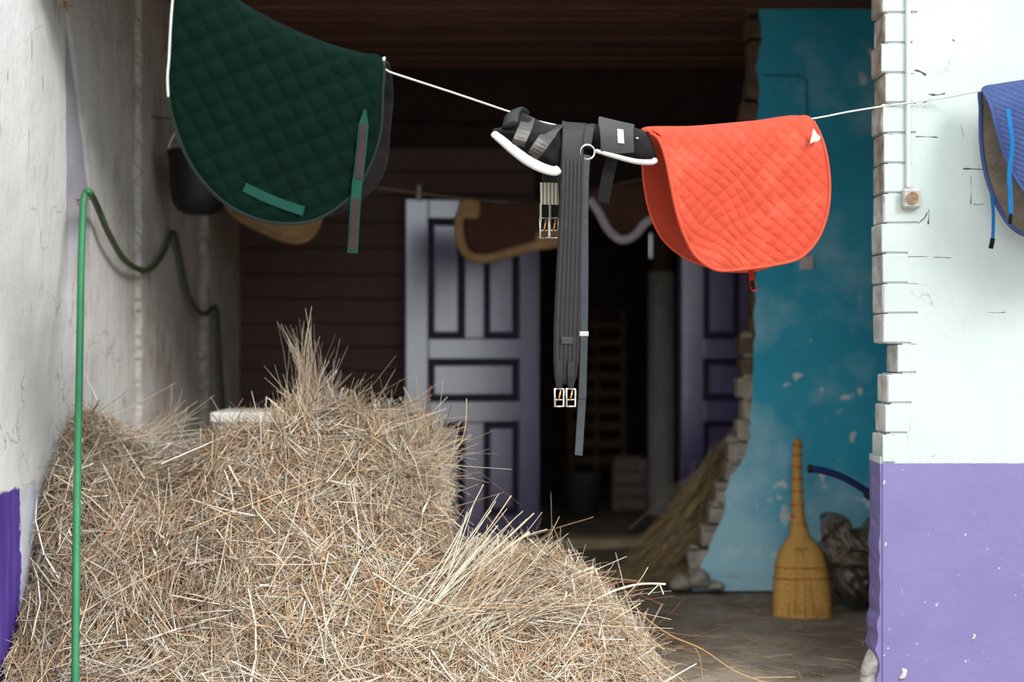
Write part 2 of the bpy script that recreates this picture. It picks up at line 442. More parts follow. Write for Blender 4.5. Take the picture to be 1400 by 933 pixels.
wl = tag_s(mesh('wall_left', v, f, M['lwall'], smooth=False))
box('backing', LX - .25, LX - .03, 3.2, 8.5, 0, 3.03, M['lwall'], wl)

# bricks: three shared shapes, unit size
def brick_mesh(k, mat):
    bm = bmesh.new(); add_box(bm, -.5, .5, -.5, .5, -.5, .5, .045, 1)
    for vv in bm.verts:
        q = vv.co * 2.2 + Vector((k * 7, 0, 0)); vv.co += Vector((mnoise.noise(q) * .10, mnoise.noise(q + Vector((9, 0, 0))) * .012, mnoise.noise(q + Vector((0, 9, 0))) * .04))
    bmesh.ops.recalc_face_normals(bm, faces=bm.faces)
    me = bpy.data.meshes.new('brick'); bm.to_mesh(me); bm.free(); me.materials.append(mat); return me
def brick(me, x0, x1, y0, y1, z0, z1, parent, tilt=0):
    o = bpy.data.objects.new('brick', me); col.objects.link(o); o.parent = parent
    o.location = ((x0 + x1) / 2, (y0 + y1) / 2, (z0 + z1) / 2); o.scale = (x1 - x0, y1 - y0, z1 - z0); o.rotation_euler = (0, tilt, 0)
    return o
BR = [brick_mesh(k, M['rwall']) for k in range(3)]
BD = [brick_mesh(k, M['bare_brick']) for k in range(3)]
BX = [brick_mesh(k, M['dirty_brick']) for k in range(3)]

# front wall at the right: plaster slab whose left outline steps along the brick courses
S = F / FY
wx = lambda px: (px - 700) / S
wz = lambda py: EYE + (466.5 - py) / S
T = .13
wr = empty('wall_right', (wx(1215), FY, 0)); tag_s(wr)
COURSE = .1015; zc0 = wz(470)                      # a bed joint at y=470
k0 = -int((zc0) / COURSE) - 1
edges = []                                         # (z0, z1, plaster start px, brick start px)
k = k0
while zc0 + k * COURSE < 3.0:
    z0, z1 = zc0 + k * COURSE, zc0 + (k + 1) * COURSE
    py = 466.5 - (((z0 + z1) / 2) - EYE) * S
    r = random.random()
    if py > 640: pl, bs = 1207, 1207
    elif py > 595: pl, bs = 1222, 1206 + r * 3
    elif py > 555: pl, bs = 1240, 1210 + r * 3
    elif py > 512: pl, bs = 1246, 1213 + r * 3
    elif py > 470: pl, bs = 1252, 1228
    else: pl, bs = 1246 + 9 * math.sin(k * 1.9), 1205 + r * 4
    edges.append((max(z0, 0), min(z1, 3.0), pl, bs, py)); k += 1
# plaster slab as stacked pieces joined into one skin, outline stepping
bm = bmesh.new()
for i, (z0, z1, pl, bs, py) in enumerate(edges):
    if z1 <= 0: continue
    x0 = wx(pl)
    add_box(bm, x0, 5.0, FY, FY + T, z0, z1)
bmesh.ops.remove_doubles(bm, verts=bm.verts, dist=1e-4)
bm_obj('plaster', bm, M['rwall'], wr)
# mortar core a little behind the brick faces
bm = bmesh.new()
for (z0, z1, pl, bs, py) in edges:
    if z1 <= 0: continue
    if py > 640: continue
    add_box(bm, wx(bs) + .016, wx(1400), FY + .004, FY + T - .004, z0, z1)
bm_obj('mortar_core', bm, M['rwall'], wr)
def set_brick(me, x0, x1, y0, y1, z0, z1, parent, tilt=0):
    o = bpy.data.objects.new('brick', me); col.objects.link(o); o.parent = parent
    o.matrix_parent_inverse = ParentInv(parent)
    o.location = ((x0 + x1) / 2, (y0 + y1) / 2, (z0 + z1) / 2); o.scale = (x1 - x0, y1 - y0, z1 - z0); o.rotation_euler = (0, tilt, 0)
    return o
for i, (z0, z1, pl, bs, py) in enumerate(edges):
    if z1 - z0 < .03 or py > 640: continue
    g = .0022 if py < 470 else .004
    x1 = wx(pl)
    set_brick(BR[i % 3], wx(bs) - (.004 if i % 2 else 0), x1 + .004, FY - .003, FY + T + .003 * (i % 3), z0 + g, z1 - g, wr)
# purple lower edge: ragged skin of plaster with white chips, rubble at the foot
rag = []
for i in range(34):
    z = i / 33 * .80
    rag.append((wx(1205) - .004 - .012 * abs(mnoise.noise(Vector((z * 11, 3, 0)))) - (.02 if z < .25 else 0) * random.random(), z))
v = []; f = []
for x, z in rag:
    v += [(x + .002, FY + .004, z), (x, FY + .03, z), (x - .008 * random.random(), FY + .085, z), (x, FY + T + .01, z), (wx(1212), FY + T + .01, z), (wx(1212), FY + .004, z)]
for i in range(33):
    for j in range(6): f.append((i * 6 + j, i * 6 + (j + 1) % 6, i * 6 + 6 + (j + 1) % 6, i * 6 + 6 + j))
mesh('edge_plaster', v, f, M['rwall'], wr, smooth=False)
for (px, py, w_, h_) in ((1194, 905, 16, 44), (1199, 868, 10, 34), (1190, 924, 14, 22)):
    puff('plaster_chunk', [(px - w_, py + h_ / 2), (px - w_ * .7, py - h_ * .1), (px, py - h_ / 2), (px + w_, py - h_ * .3), (px + w_, py + h_ / 2)], FY + .08, .06, .05, M['plaster_chunk'], wr, 10, .02)
for (px, py, a) in ((1236, 922, 8), (1332, 871, 4), (1211, 745, 3), (1209, 660, 3)):
    puff('paint_chip', [(px - a, py + a), (px - a * .3, py - a * .2), (px - a * .4, py - a), (px + a * .5, py - a * .7), (px + a * .4, py + a * .2), (px + a * .1, py + a * .9)], FY - .0005, .0012, .001, M['plaster_chunk'], wr, 6)
# open cracks along old bed joints
def crack(pts_, wd_):
    tube('crack', catmull([P(x, y, FY) for x, y in pts_], 3), wd_, M['cracks'], wr, 5, [.3 + .9 * abs(mnoise.noise(Vector((x_ * .7, pts_[0][1], 0)))) * 2 for x_ in range((len(pts_) - 1) * 3 + 1)], ry=.0008, up=Vector((0, 0, 1)))
for pts_, wd_ in (([(1206, 93), (1216, 94), (1236, 96)], .007), ([(1250, 96), (1258, 98), (1266, 103)], .007), ([(1209, 106), (1222, 109), (1236, 112)], .003),
                  ([(1269, 129), (1280, 130), (1292, 128)], .004), ([(1210, 143), (1225, 143), (1238, 144)], .003), ([(1262, 141), (1268, 138), (1272, 135)], .003), ([(1208, 185), (1222, 184), (1236, 186)], .002),
                  ([(1251, 187), (1266, 187), (1282, 188)], .003), ([(1316, 231), (1327, 231), (1345, 232)], .0035), ([(1255, 306), (1264, 298), (1268, 290)], .003), ([(1270, 286), (1270, 296), (1269, 307)], .003),
                  ([(1207, 228), (1222, 227), (1238, 229)], .002), ([(1275, 352), (1287, 352), (1300, 353)], .0022), ([(1208, 350), (1225, 351), (1270, 351)], .0016), ([(1351, 427), (1364, 428), (1375, 427)], .0016),
                  ([(1327, 240), (1328, 262), (1327, 280)], .0014), ([(1330, 279), (1337, 280), (1345, 279)], .002), ([(1313, 170), (1316, 180), (1317, 188)], .0014), ([(1302, 54), (1306, 57)], .003), ([(1210, 391), (1216, 391), (1222, 390)], .002)):
    crack(pts_, wd_)
# lintel above the opening and the roof slab
tag_s(box('trim_1', LX - .1, wx(1207), FY, FY + T, 2.46, 3.0, M['rwall']))
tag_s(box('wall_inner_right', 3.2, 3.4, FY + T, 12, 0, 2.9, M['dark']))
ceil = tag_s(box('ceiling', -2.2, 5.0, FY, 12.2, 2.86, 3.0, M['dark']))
yb = 4.95; i = 0
while yb < BY:
    wd = .105 + .05 * random.random(); dz = .02 * random.random()
    o = box('board', LX - .02, 3.2, yb, min(yb + wd, BY), 2.77 + dz, 2.82 + dz, M['ceil'], ceil, .006); yb += wd + .008; i += 1
# back wall with horizontal planks, doorway in the middle
DX0, DX1, DZ = (738 - 700) / 235, (926 - 700) / 235, 2.02
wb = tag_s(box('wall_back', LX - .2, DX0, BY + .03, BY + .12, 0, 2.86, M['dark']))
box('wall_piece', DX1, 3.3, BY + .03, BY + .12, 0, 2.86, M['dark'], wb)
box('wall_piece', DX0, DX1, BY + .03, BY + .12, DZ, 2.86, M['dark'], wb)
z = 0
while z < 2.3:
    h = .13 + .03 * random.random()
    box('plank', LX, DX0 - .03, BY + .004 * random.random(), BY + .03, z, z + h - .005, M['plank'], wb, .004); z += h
box('beam', LX, 3.2, BY - .04, BY + .03, 2.32, 2.45, M['dark'], wb, .01)
tag_s(box('trim_2', DX0 - .12, DX1 + .05, BY - .06, BY + .16, -.02, .045, M['threshold'], None, .008))
box('door_jamb', DX0 - .03, DX0, BY - .02, BY + .12, .04, DZ, M['groove'], wb); box('door_jamb', DX1, DX1 + .03, BY - .02, BY + .12, .04, DZ, M['groove'], wb)
# store room behind
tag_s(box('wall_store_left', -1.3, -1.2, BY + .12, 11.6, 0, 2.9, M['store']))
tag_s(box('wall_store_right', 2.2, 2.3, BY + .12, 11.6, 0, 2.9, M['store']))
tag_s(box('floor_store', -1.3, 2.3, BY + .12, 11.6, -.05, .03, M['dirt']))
# far wall with a small window hole
q0, q1 = P(888, 354, 11.5), P(920, 318, 11.5)
ws = tag_s(box('wall_store_back', -1.3, q0.x, 11.5, 11.6, 0, 2.9, M['store']))
box('wall_piece', q1.x, 2.3, 11.5, 11.6, 0, 2.9, M['store'], ws)
box('wall_piece', q0.x, q1.x, 11.5, 11.6, 0, q0.z, M['store'], ws)
box('wall_piece', q0.x, q1.x, 11.5, 11.6, q1.z, 2.9, M['store'], ws)
win = empty('window_1', ((q0.x + q1.x) / 2, 11.55, q0.z)); tag_s(win)
bm = bmesh.new()
for a in ((q0.x, q0.x + .012, q0.z, q1.z), (q1.x - .012, q1.x, q0.z, q1.z), (q0.x, q1.x, q0.z, q0.z + .012), (q0.x, q1.x, q1.z - .012, q1.z)): add_box(bm, a[0], a[1], 11.52, 11.56, a[2], a[3])
bm_obj('window_frame', bm, M['white_paint'], win)
gm = bpy.data.materials.new('clear_pane'); gm.use_nodes = True
gb = gm.node_tree.nodes['Principled BSDF']; gb.inputs['Transmission Weight'].default_value = 1; gb.inputs['Roughness'].default_value = 0; gb.inputs['IOR'].default_value = 1.02
box('pane', q0.x + .012, q1.x - .012, 11.538, 11.542, q0.z + .012, q1.z - .012, gm, win)

# panelled doors
def door(name, x0, yf, knob=False):
    s = 235.0
    X_ = lambda px: x0 + (px - 552) / s
    Zp = lambda py: EYE + (466.5 - py) / s
    r = empty(name, (x0, yf, .05)); tag_s(r)
    zt, zb = Zp(277), .055
    def bar(nm, a, b, c, d): box(nm, X_(a), X_(b), yf, yf + .045, d, c, M['door'], r, .006)
    bar('stile', 552, 583, zt, zb); bar('stile', 707, 736, zt, zb)
    bar('rail', 583, 707, zt, Zp(303)); bar('rail', 583, 707, Zp(463), Zp(491)); bar('rail', 583, 707, Zp(547), Zp(576)); bar('rail', 583, 707, Zp(701), zb)
    bar('mullion', 632, 659, Zp(303), Zp(463)); bar('mullion', 632, 659, Zp(576), Zp(701))
    for a, b, c, d in ((583, 632, 303, 463), (659, 707, 303, 463), (583, 707, 491, 547), (583, 632, 576, 701), (659, 707, 576, 701)):
        bm = bmesh.new(); add_box(bm, X_(a), X_(b), yf + .032, yf + .04, Zp(d), Zp(c))
        p = bm_obj('panel', bm, M['groove'], r)
        g = 7 / s
        bm = bmesh.new(); add_box(bm, X_(a) + g, X_(b) - g, yf + .012, yf + .034, Zp(d) + g, Zp(c) - g, .010, 1)
        bm_obj('raised_field', bm, M['door'], p)
    return r
d1 = door('door_1', (552 - 700) / 235, BY - .062)

d2 = door('door_2', DX1 + .015, BY - .062)
lathe('hook', [(0, 0), (.012, 0), (.014, .03), (.009, .07), (.012, .085), (0, .09)], M['shell'], d1, 10, P(569, 278, BY - .07))
# leaf stands ajar: turned about its hinge at the doorway jamb
from mathutils import Matrix
bpy.context.view_layer.update()
hx = (736 - 700) / 235
d1.matrix_world = Matrix.Translation((hx, BY - .02, 0)) @ Matrix.Rotation(math.radians(12), 4, 'Z') @ Matrix.Translation((-hx, -(BY - .02), 0)) @ d1.matrix_world

# turquoise partition with its broken brick edge
S2 = F / PY
prof = [(1040, -160), (1040, 0), (1038, 80), (1036, 160), (1033, 380), (1030, 480), (1029, 540), (1026, 600), (1008, 640), (995, 670), (988, 705), (972, 745), (957, 780), (945, 812)]
def pl_edge(py): return float(np.interp(py, [p[1] for p in prof], [p[0] for p in prof]))
wp = empty('wall_partition', (P(1100, 808, PY).x, PY, 0)); tag_s(wp)
zt = 2.86; v = []; f = []; N = 110
for i in range(N + 1):
    z = zt * i / N; py = 466.5 - (z - EYE) * S2
    e = pl_edge(py) + 7 * mnoise.noise(Vector((z * 7, 2, 8))) + 4 * mnoise.noise(Vector((z * 25, 2, 8)))
    x = (e - 700) / S2
    v += [(x, PY, z), (x, PY + .025, z), (3.2, PY + .025, z), (3.2, PY, z)]
for i in range(N):
    for j in range(4): f.append((i * 4 + j, i * 4 + (j + 1) % 4, i * 4 + 4 + (j + 1) % 4, i * 4 + 4 + j))
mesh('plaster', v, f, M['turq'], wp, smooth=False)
zb = 0; i = 0
while zb < 2.84:
    py = 466.5 - (zb + .05 - EYE) * S2; e = pl_edge(py)
    top = py < 470
    off = (13 if not top else (15 if py < 180 else 4)) + random.uniform(-4, 8) * (1 if py < 180 or not top else .3)
    x0 = (e - off - 700) / S2; L = .27 if i % 2 else .15
    set_brick((BX if (top or py < 520) else BD)[i % 3], x0, x0 + L, PY + .012, PY + .14, zb + random.uniform(0, .008), min(zb + random.uniform(.088, .106), 2.86), wp, random.uniform(-.13, .13))
    if not top:
        set_brick(BD[(i + 1) % 3], x0 + L + .008, x0 + L + .27, PY + .02, PY + .14, zb + .004, zb + .098, wp)
        mx_, mz_ = e - off + random.uniform(2, 14), py - 14 + random.uniform(-4, 4); r_ = random.uniform(6, 10)
        puff('mortar_lump', [(mx_ - r_, mz_ + r_ * .5), (mx_ - r_ * .4, mz_ - r_ * .6), (mx_ + r_, mz_ - r_ * .3), (mx_ + r_ * 1.2, mz_ + r_ * .6)], PY + .02, .022, .02, M['mortar'], wp, 6, .008)
    zb += .1015; i += 1
box('mortar_core', (1045 - 700) / S2, 3.2, PY + .026, PY + .13, 0, 2.86, M['mortar'], wp)
for (px, py, a, b) in ((930, 795, 14, 11), (955, 790, 15, 13), (978, 800, 12, 6)):
    puff('rubble', [(px - a, py + b), (px - a * .8, py - b * .3), (px, py - b), (px + a * .8, py - b * .5), (px + a, py + b)], PY - .03, .06, .06, M['bare_brick'], wp, 8, .02)

# ------------------------------------------------------------------ clothes line and what hangs on it
A, B = 4.258, .43                                  # the line's plane: Y = A + B X
nrm = Vector((B, -1, 0)).normalized(); along = Vector((1, B, 0)).normalized()
def LP(x, y, off=0.0):
    """point on the vertical plane of the clothes line, off metres towards the yard"""
    t_ = (x - 700) / F
    return P(x, y, (A - off * math.sqrt(1 + B * B)) / (1 - B * t_))
cl = empty('clothesline', LP(700, 155)); tag(cl, 'thin white clothesline slung across the opening, sagging between both walls', 'clothesline')
left_end = Vector((LX + .0, A + B * LX, 2.62))
ctrl = [left_end, LP(200, -65), LP(330, 22), LP(440, 70), LP(523, 94), LP(537, 100), LP(620, 127), LP(700, 154), LP(745, 168), LP(800, 177), LP(880, 180), LP(990, 176), LP(1100, 164), LP(1160, 153), LP(1209, 145)]
tube('line', catmull(ctrl, 5), .0027, M['white_cord'], cl, 6)
ctrl2 = [LP(1209, 145), P(1240, 141, 4.785), P(1290, 134, 4.77), P(1345, 124, 4.70), P(1420, 117, 4.64), P(1500, 104, 4.58), P(1600, 90, 4.52), P(1680, 78, 4.60), P(1840, 62, 4.795)]
tube('line_end', catmull(ctrl2, 5), .0026, M['white_cord'], cl, 6)
tube('wall_hook', [P(1840, 62, 4.80) + Vector((0, .05, 0)), P(1840, 62, 4.78)], .005, M['rust'], cl, 6)

def quilted(name, pts, mat, parent, to3, fam, puffh, th, warp=None, n=110, bend=None):
    """quilted flap from an outline: diamonds are real relief"""
    o = out2(pts); g, faces = outline_fill(o, n); verts = []
    (d1x, d1y, s1), (d2x, d2y, s2) = fam
    l1 = math.hypot(d1x, d1y); l2 = math.hypot(d2x, d2y)
    for p, r in g:
        x, y = p.x, p.y
        wx_, wy_ = warp(x, y) if warp else (0, 0)
        q1 = ((x + wx_) * -d1y + (y + wy_) * d1x) / l1 / s1; q2 = ((x + wx_) * -d2y + (y + wy_) * d2x) / l2 / s2
        h = puffh * (abs(math.sin(math.pi * q1)) * abs(math.sin(math.pi * q2))) ** .4
        h *= min(1, (1 - r) * 14)
        verts.append(to3(x, y, h + (bend(x, y) if bend else 0)))
    ob = mesh(name, verts, faces, mat, parent)
    md = ob.modifiers.new('thickness', 'SOLIDIFY'); md.thickness = th; md.offset = -1 if ob.data.polygons[0].normal.y < 0 else 1
    return ob, o

# --- green pad (front flap outline in pixels)
g_out = [(262, -62), (300, -25), (330, 2), (380, 30), (440, 56), (490, 71), (523, 80), (523, 130), (521, 175), (514, 205), (503, 232), (485, 262), (460, 285), (430, 301), (395, 306), (355, 301), (315, 283), (283, 255), (257, 218), (240, 175), (231, 135), (231, 60), (237, 0), (243, -45)]
g_top = lambda x: float(np.interp(x, [240, 262, 300, 330, 380, 440, 490, 523], [-60, -62, -25, 2, 30, 56, 71, 80]))
gp = empty('saddle_pad', LP(395, 306)); tag(gp, 'dark green quilted saddle pad hanging from the clothesline over the hay', 'saddle pad')
def g_bend(x, y):
    h = max(0, (y - g_top(x)) / 490)
    return .012 + .045 * (1 - math.exp(-h / .05)) + .012 * math.sin(x / 60 + y / 140)
gt = lambda x, y, h: LP(x, y, h)
ob, o = quilted('front_panel', g_out, M['green'], gp, gt, ((.47, .88, 25.5), (1, -.40, 30.5)), .010, .012, bend=g_bend)
bo = [(p.x, p.y) for p in o]
seg = [LP(x, y, g_bend(x, y) + .003) for x, y in bo if y > g_top(x) + 3 and y > 125]
# binding follows the outline from the right edge round to the left edge
i0 = max(range(len(bo)), key=lambda k_: bo[k_][0] - .2 * bo[k_][1])
ring = bo[i0:] + bo[:i0]
low = [q for q in ring if q[1] > 82 and not (q[1] < g_top(q[0]) + 3)]
right_low = [q for q in low if q[1] > 130 or q[0] > 400]
tube('binding', [LP(x, y, g_bend(x, y) + .002) for x, y in right_low], .0042, M['grey_cord'], gp, 6)
tube('white_piping', catmull([LP(x, y, .062) for x, y in ((243, -60), (236, 0), (233, 40), (231, 80), (229, 105), (230, 133))], 5), .0032, M['white_cord'], gp, 6)
back = [(285, -45), (330, 8), (440, 62), (523, 84), (534, 92), (538, 130), (534, 180), (528, 230), (500, 270), (450, 295), (390, 300), (320, 280), (275, 235), (255, 150), (256, 30)]
quilted('back_panel', back, M['black_cloth'], gp, lambda x, y, h: LP(x, y, -.02 - .05 * min(1, max(0, (y - g_top(x)) / 60)) - h), ((.47, .88, 25.5), (1, -.40, 30.5)), .006, .01, n=50)
puff('white_tab', [(521, 88), (523, 79), (527, 78), (526, 84)], 4.1, .003, .003, M['white_cord'], gp, 6)
gs = ribbon('girth_strap', [LP(x, y, .070) for x, y in ((499, 150), (497, 172), (494, 205), (490, 240), (488, 252), (486, 280), (484, 310), (482, 346))], .029, .004, M['green_trim'], gp, along, [.25, 1, 1, 1, 1, 1, 1, 1])
ribbon('hook_tape', [LP(x, y, .0735) for x, y in ((497, 170), (494, 205), (490, 244))], .021, .003, M['velcro'], gs, along)
ribbon('hook_tape', [LP(x, y, .0735) for x, y in ((487, 272), (484, 310), (482, 342))], .021, .003, M['velcro'], gs, along)
ribbon('billet_loop', [LP(x, y, .078) for x, y in ((334, 256), (360, 269), (390, 281), (415, 289))], .026, .004, M['green_trim'], gp, Vector((.2, 0, .9)))

# --- orange pad
op = empty('saddle_pad', LP(1010, 372)); tag(op, 'bright orange quilted saddle pad folded over the clothesline', 'saddle pad')
o_out = [(884, 176), (930, 174), (990, 170), (1045, 165), (1080, 160), (1104, 158), (1114, 170), (1124, 192), (1131, 220), (1134, 255), (1131, 290), (1121, 320), (1106, 342), (1088, 355), (1060, 362), (1020, 368), (985, 370), (965, 362), (948, 346), (934, 318), (924, 285), (917, 250), (910, 215), (900, 190)]
o_top = lambda x: float(np.interp(x, [884, 930, 990, 1045, 1080, 1104, 1134], [176, 174, 170, 165, 160, 158, 170]))
def o_bend(x, y):
    h = max(0, (y - o_top(x)) / 420)
    return .008 + .055 * (1 - math.exp(-h / .06)) + .010 * math.sin(x / 38 + y / 90) * min(1, h * 5)
def o_warp(x, y):
    k = math.exp(-((x - 985) / 60) ** 2 - ((y - 330) / 90) ** 2)
    return 14 * k * math.sin(y / 22), 10 * k * math.sin(x / 17)
ob, o = quilted('front_panel', o_out, M['orange'], op, LP, ((1, .98, 13.5), (1, -1.15, 17)), .0055, .011, warp=o_warp, n=150, bend=o_bend)
bo = [(p.x, p.y) for p in o]; side_ = [q for q in bo if q[1] > o_top(q[0]) + 4]
tube('binding', [LP(x, y, o_bend(x, y) + .001) for x, y in side_], .0055, M['orange_trim'], op, 6)
ob_out = [(884, 177), (950, 175), (1030, 168), (1100, 162), (1108, 200), (1110, 260), (1100, 320), (1075, 352), (1040, 368), (1000, 371), (960, 362), (930, 348), (905, 325), (889, 290), (881, 250), (879, 215), (880, 190)]
def ob_bend(x, y): return -.010 - .10 * (1 - math.exp(-max(0, (y - o_top(x)) / 420) / .10))
ob, o = quilted('back_panel', ob_out, M['orange'], op, LP, ((1, .98, 13.5), (1, -1.15, 17)), .0, .011, n=60, bend=ob_bend)
bo = [(p.x, p.y) for p in o]; side_ = [q for q in bo if q[1] > o_top(q[0]) + 6]
tube('binding', [LP(x, y, ob_bend(x, y)) for x, y in side_], .0048, M['orange_trim'], op, 6)
st = ribbon('girth_strap', [LP(x, y, -.03) for x, y in ((1026, 355), (1027, 370), (1028, 382), (1031, 398))], .020, .004, M['red'], op, along)
ribbon('hook_tape', [LP(x, y, -.026) for x, y in ((1028, 384), (1031, 396))], .015, .003, M['black_cloth'], st, along)
puff('white_tag', [(1107, 197), (1110, 185), (1112, 176), (1117, 183), (1122, 188), (1119, 194), (1112, 195)], 4.6, .003, .003, M['label'], op, 8, to3=lambda x, y, k_: LP(x, y, .075 - k_))

# --- black girth with roller buckles
gi = empty('girth', LP(772, 556)); tag(gi, 'black leather girth with steel buckles hanging in the middle of the line', 'girth')
W = .080; prof_g = []
ridge = [(-1, 0), (-.86, .5), (-.7, .35), (-.52, 1), (-.34, .4), (-.17, .9), (0, .35), (.17, .9), (.34, .4), (.52, 1), (.7, .35), (.86, .5), (1, 0)]
prof_g = [(a * W / 2, -.004 - b * .006) for a, b in ridge] + [(a * W / 2, .004) for a, b in reversed(ridge)]
pts = [LP(784, 176, -.045), LP(784, 171, -.03), LP(785, 169, .0), LP(784, 171, .03), LP(783, 182, .042), LP(782, 220, .045), LP(781, 270, .045), LP(779, 330, .045), LP(777, 390, .045), LP(775, 440, .045), LP(774, 490, .045), LP(773, 515, .045), LP(772.5, 526, .045)]
v, f = sweep_geo(pts, prof_g, along, [(.9, 1), (.9, 1), (.9, 1), (.9, 1), (.9, 1), (.93, 1), (.93, 1), (.97, 1), (1.02, 1), (1.05, 1), (1.02, 1), (.9, 1), (.72, .8)])
gb_ = mesh('body', v, f, M['leather'], gi)
for a in (-.86, -.52, -.17, .17, .52, .86):
    tube('stitching', [q_ + along * (a * W / 2 * sc_) + nrm * .0102 for q_, sc_ in zip(pts[5:12], (.93, .93, .97, 1.02, 1.05, 1.02, .9))], .0011, M['grey_strap'], gb_, 4)
def buckle(cx, cy, w_, h_, off, par, mat=None):
    bk = tube('buckle', [LP(cx + a * w_ / 2, cy + b * h_ / 2, off) for a, b in ((-1, -1), (0, -1), (1, -1), (1, 0), (1, 1), (0, 1), (-1, 1), (-1, 0))], .0032, mat or M['steel'], par, 6, closed=True)
    tube('centre_bar', [LP(cx - w_ / 2, cy + h_ * .12, off), LP(cx + w_ / 2, cy + h_ * .12, off)], .0022, M['steel'], bk, 6)
    tube('prong', [LP(cx + w_ * .18, cy - h_ * .45, off + .004), LP(cx, cy, off + .007), LP(cx - w_ * .1, cy + h_ * .12, off + .003)], .0024, M['brass'], bk, 6)
for cx in (764.5, 780.5):
    ribbon('buckle_tab', [LP(cx, 494, .052), LP(cx, 515, .053), LP(cx, 533, .048)], .024, .006, M['leather'], gi, along, [1, 1, .75])
    buckle(cx, 544, 12, 24, .048, gi)
ribbon('keeper', [LP(768, 466, .053), LP(783, 466, .053)], .02, .004, M['leather2'], gi, Vector((0, 0, 1)))
# far end hanging behind: black, striped elastic, two buckles
ribbon('rear_end', [LP(784, 176, -.045), LP(772, 190, -.06), LP(760, 220, -.062), LP(753, 250, -.062)], .062, .008, M['leather'], gi, along)
el = ribbon('elastic', [LP(751, 250, -.055), LP(751.5, 280, -.055)], .060, .006, M['elastic'], gi, along)
for cx in (744, 757):
    ribbon('buckle_tab', [LP(cx, 280, -.056), LP(cx, 305, -.056)], .021, .006, M['black_cloth'], gi, along)
    ribbon('elastic_edge', [LP(cx - 5, 278, -.051), LP(cx - 5, 304, -.051)], .006, .004, M['elastic'], gi, along)
    buckle(cx + .5, 312, 12, 27, -.052, gi)

# --- leather strap with ring
ls = empty('leather_strap', LP(792, 622)); tag(ls, 'long thin black leather strap with a steel ring hanging beside the girth', 'strap')
ribbon('upper_loop', [LP(803, 205, -.03), LP(804, 178, -.02), LP(804, 170, .0), LP(804, 174, .022), LP(803, 202, .04)], .046, .004, M['leather'], ls, along, [.6, .9, .9, .9, .5])
rg = [LP(803 + 10 * math.cos(a), 208 + 10 * math.sin(a), .045) for a in np.linspace(0, 2 * math.pi, 20, endpoint=False)]
tube('ring', rg, .0035, M['steel'], ls, 6, closed=True)
ribbon('strap_band', catmull([LP(802, 212, .046), LP(800, 240, .046), LP(799, 300, .044), LP(799, 380, .044), LP(798, 460, .044), LP(796, 540, .046), LP(793, 590, .05), LP(791, 623, .056)], 3), .0255, .004, M['leather2'], ls, along)
ribbon('keeper', [LP(792, 457, .0475), LP(804, 457, .0475)], .014, .006, M['steel'], ls, Vector((0, 0, 1)))
ribbon('lower_ply', [LP(798.5, 461, .049), LP(797, 520, .05), LP(796.5, 545, .051)], .024, .004, M['leather2'], ls, along)

# --- two horse leg boots drying on the line
b1 = empty('leg_boot', LP(715, 240)); tag(b1, 'black horse leg boot with long white rim, hung left of the girth', 'leg boot', 'horse leg boots on the clothesline')
lpz = lambda off: (lambda x, y, k_: LP(x, y, off - k_))
puff('boot_body', [(672, 178), (690, 172), (697, 157), (706, 152), (718, 155), (733, 163), (752, 170), (772, 172), (780, 195), (777, 228), (765, 233), (735, 224), (708, 203), (688, 188)], 0, .055, .055, M['neoprene'], b1, 22, .01, .5, lpz(.0))
tube('white_rim', catmull([LP(674, 182, .04), LP(685, 191, .055), LP(703, 206, .064), LP(722, 220, .066), (LP(742, 230, .062)), LP(758, 234, .055), LP(764, 231, .05)], 5), .0170, M['shell'], b1, 10, [.55] + [.75 + .27 * math.sin(math.pi * k_ / 29) for k_ in range(29)] + [.45], ry=.010)
tube('cuff', catmull([LP(697, 173, .05), LP(700, 158, .02), LP(707, 154, -.02), LP(712, 160, -.05)], 4), .012, M['leather'], b1, 8, ry=.03)
ribbon('closing_strap', catmull([LP(722, 160, .01), LP(719, 172, .05), LP(711, 190, .066), LP(708, 199, .062)], 4), .042, .005, M['bronze_strap'], b1, along)
ribbon('closing_strap', catmull([LP(762, 172, .02), LP(750, 184, .056), LP(736, 203, .066), LP(728, 214, .062)], 4), .042, .005, M['bronze_strap'], b1, along + Vector((0, 0, .35)))
b2 = empty('leg_boot', LP(850, 225)); tag(b2, 'black horse leg boot with wide grey strap and cream label, beside the orange pad', 'leg boot', 'horse leg boots on the clothesline')
puff('boot_body', [(806, 176), (820, 169), (850, 170), (872, 176), (885, 182), (896, 205), (897, 217), (885, 222), (860, 216), (830, 209), (808, 200)], 0, .05, .05, M['neoprene'], b2, 20, .008, .5, lpz(.0))
tube('white_rim', catmull([LP(814, 206, .045), LP(824, 209, .055), LP(845, 215, .058), LP(870, 221, .055), LP(890, 222, .045), LP(896, 219, .035)], 5), .0085, M['shell'], b2, 8, [.5] + [.7 + .02 * k_ for k_ in range(24)] + [.5])
gs2 = ribbon('grey_strap', catmull([LP(843, 166, .0), LP(842, 172, .03), LP(843, 185, .056), LP(844, 200, .06), LP(844, 210, .056)], 4), .112, .006, M['grey_strap'], b2, along)
ribbon('label', [LP(848, 177, .056), LP(849, 196, .0655)], .021, .003, M['label'], gs2, along)
ribbon('strap_tail', [LP(838, 212, .02), LP(831, 240, .01), LP(824, 277, .0)], .042, .005, M['neoprene'], b2, along)
lathe('snap', [(0, 0), (.005, 0), (.004, .004), (0, .005)], M['shell'], b2, 8, LP(871, 190, .052))

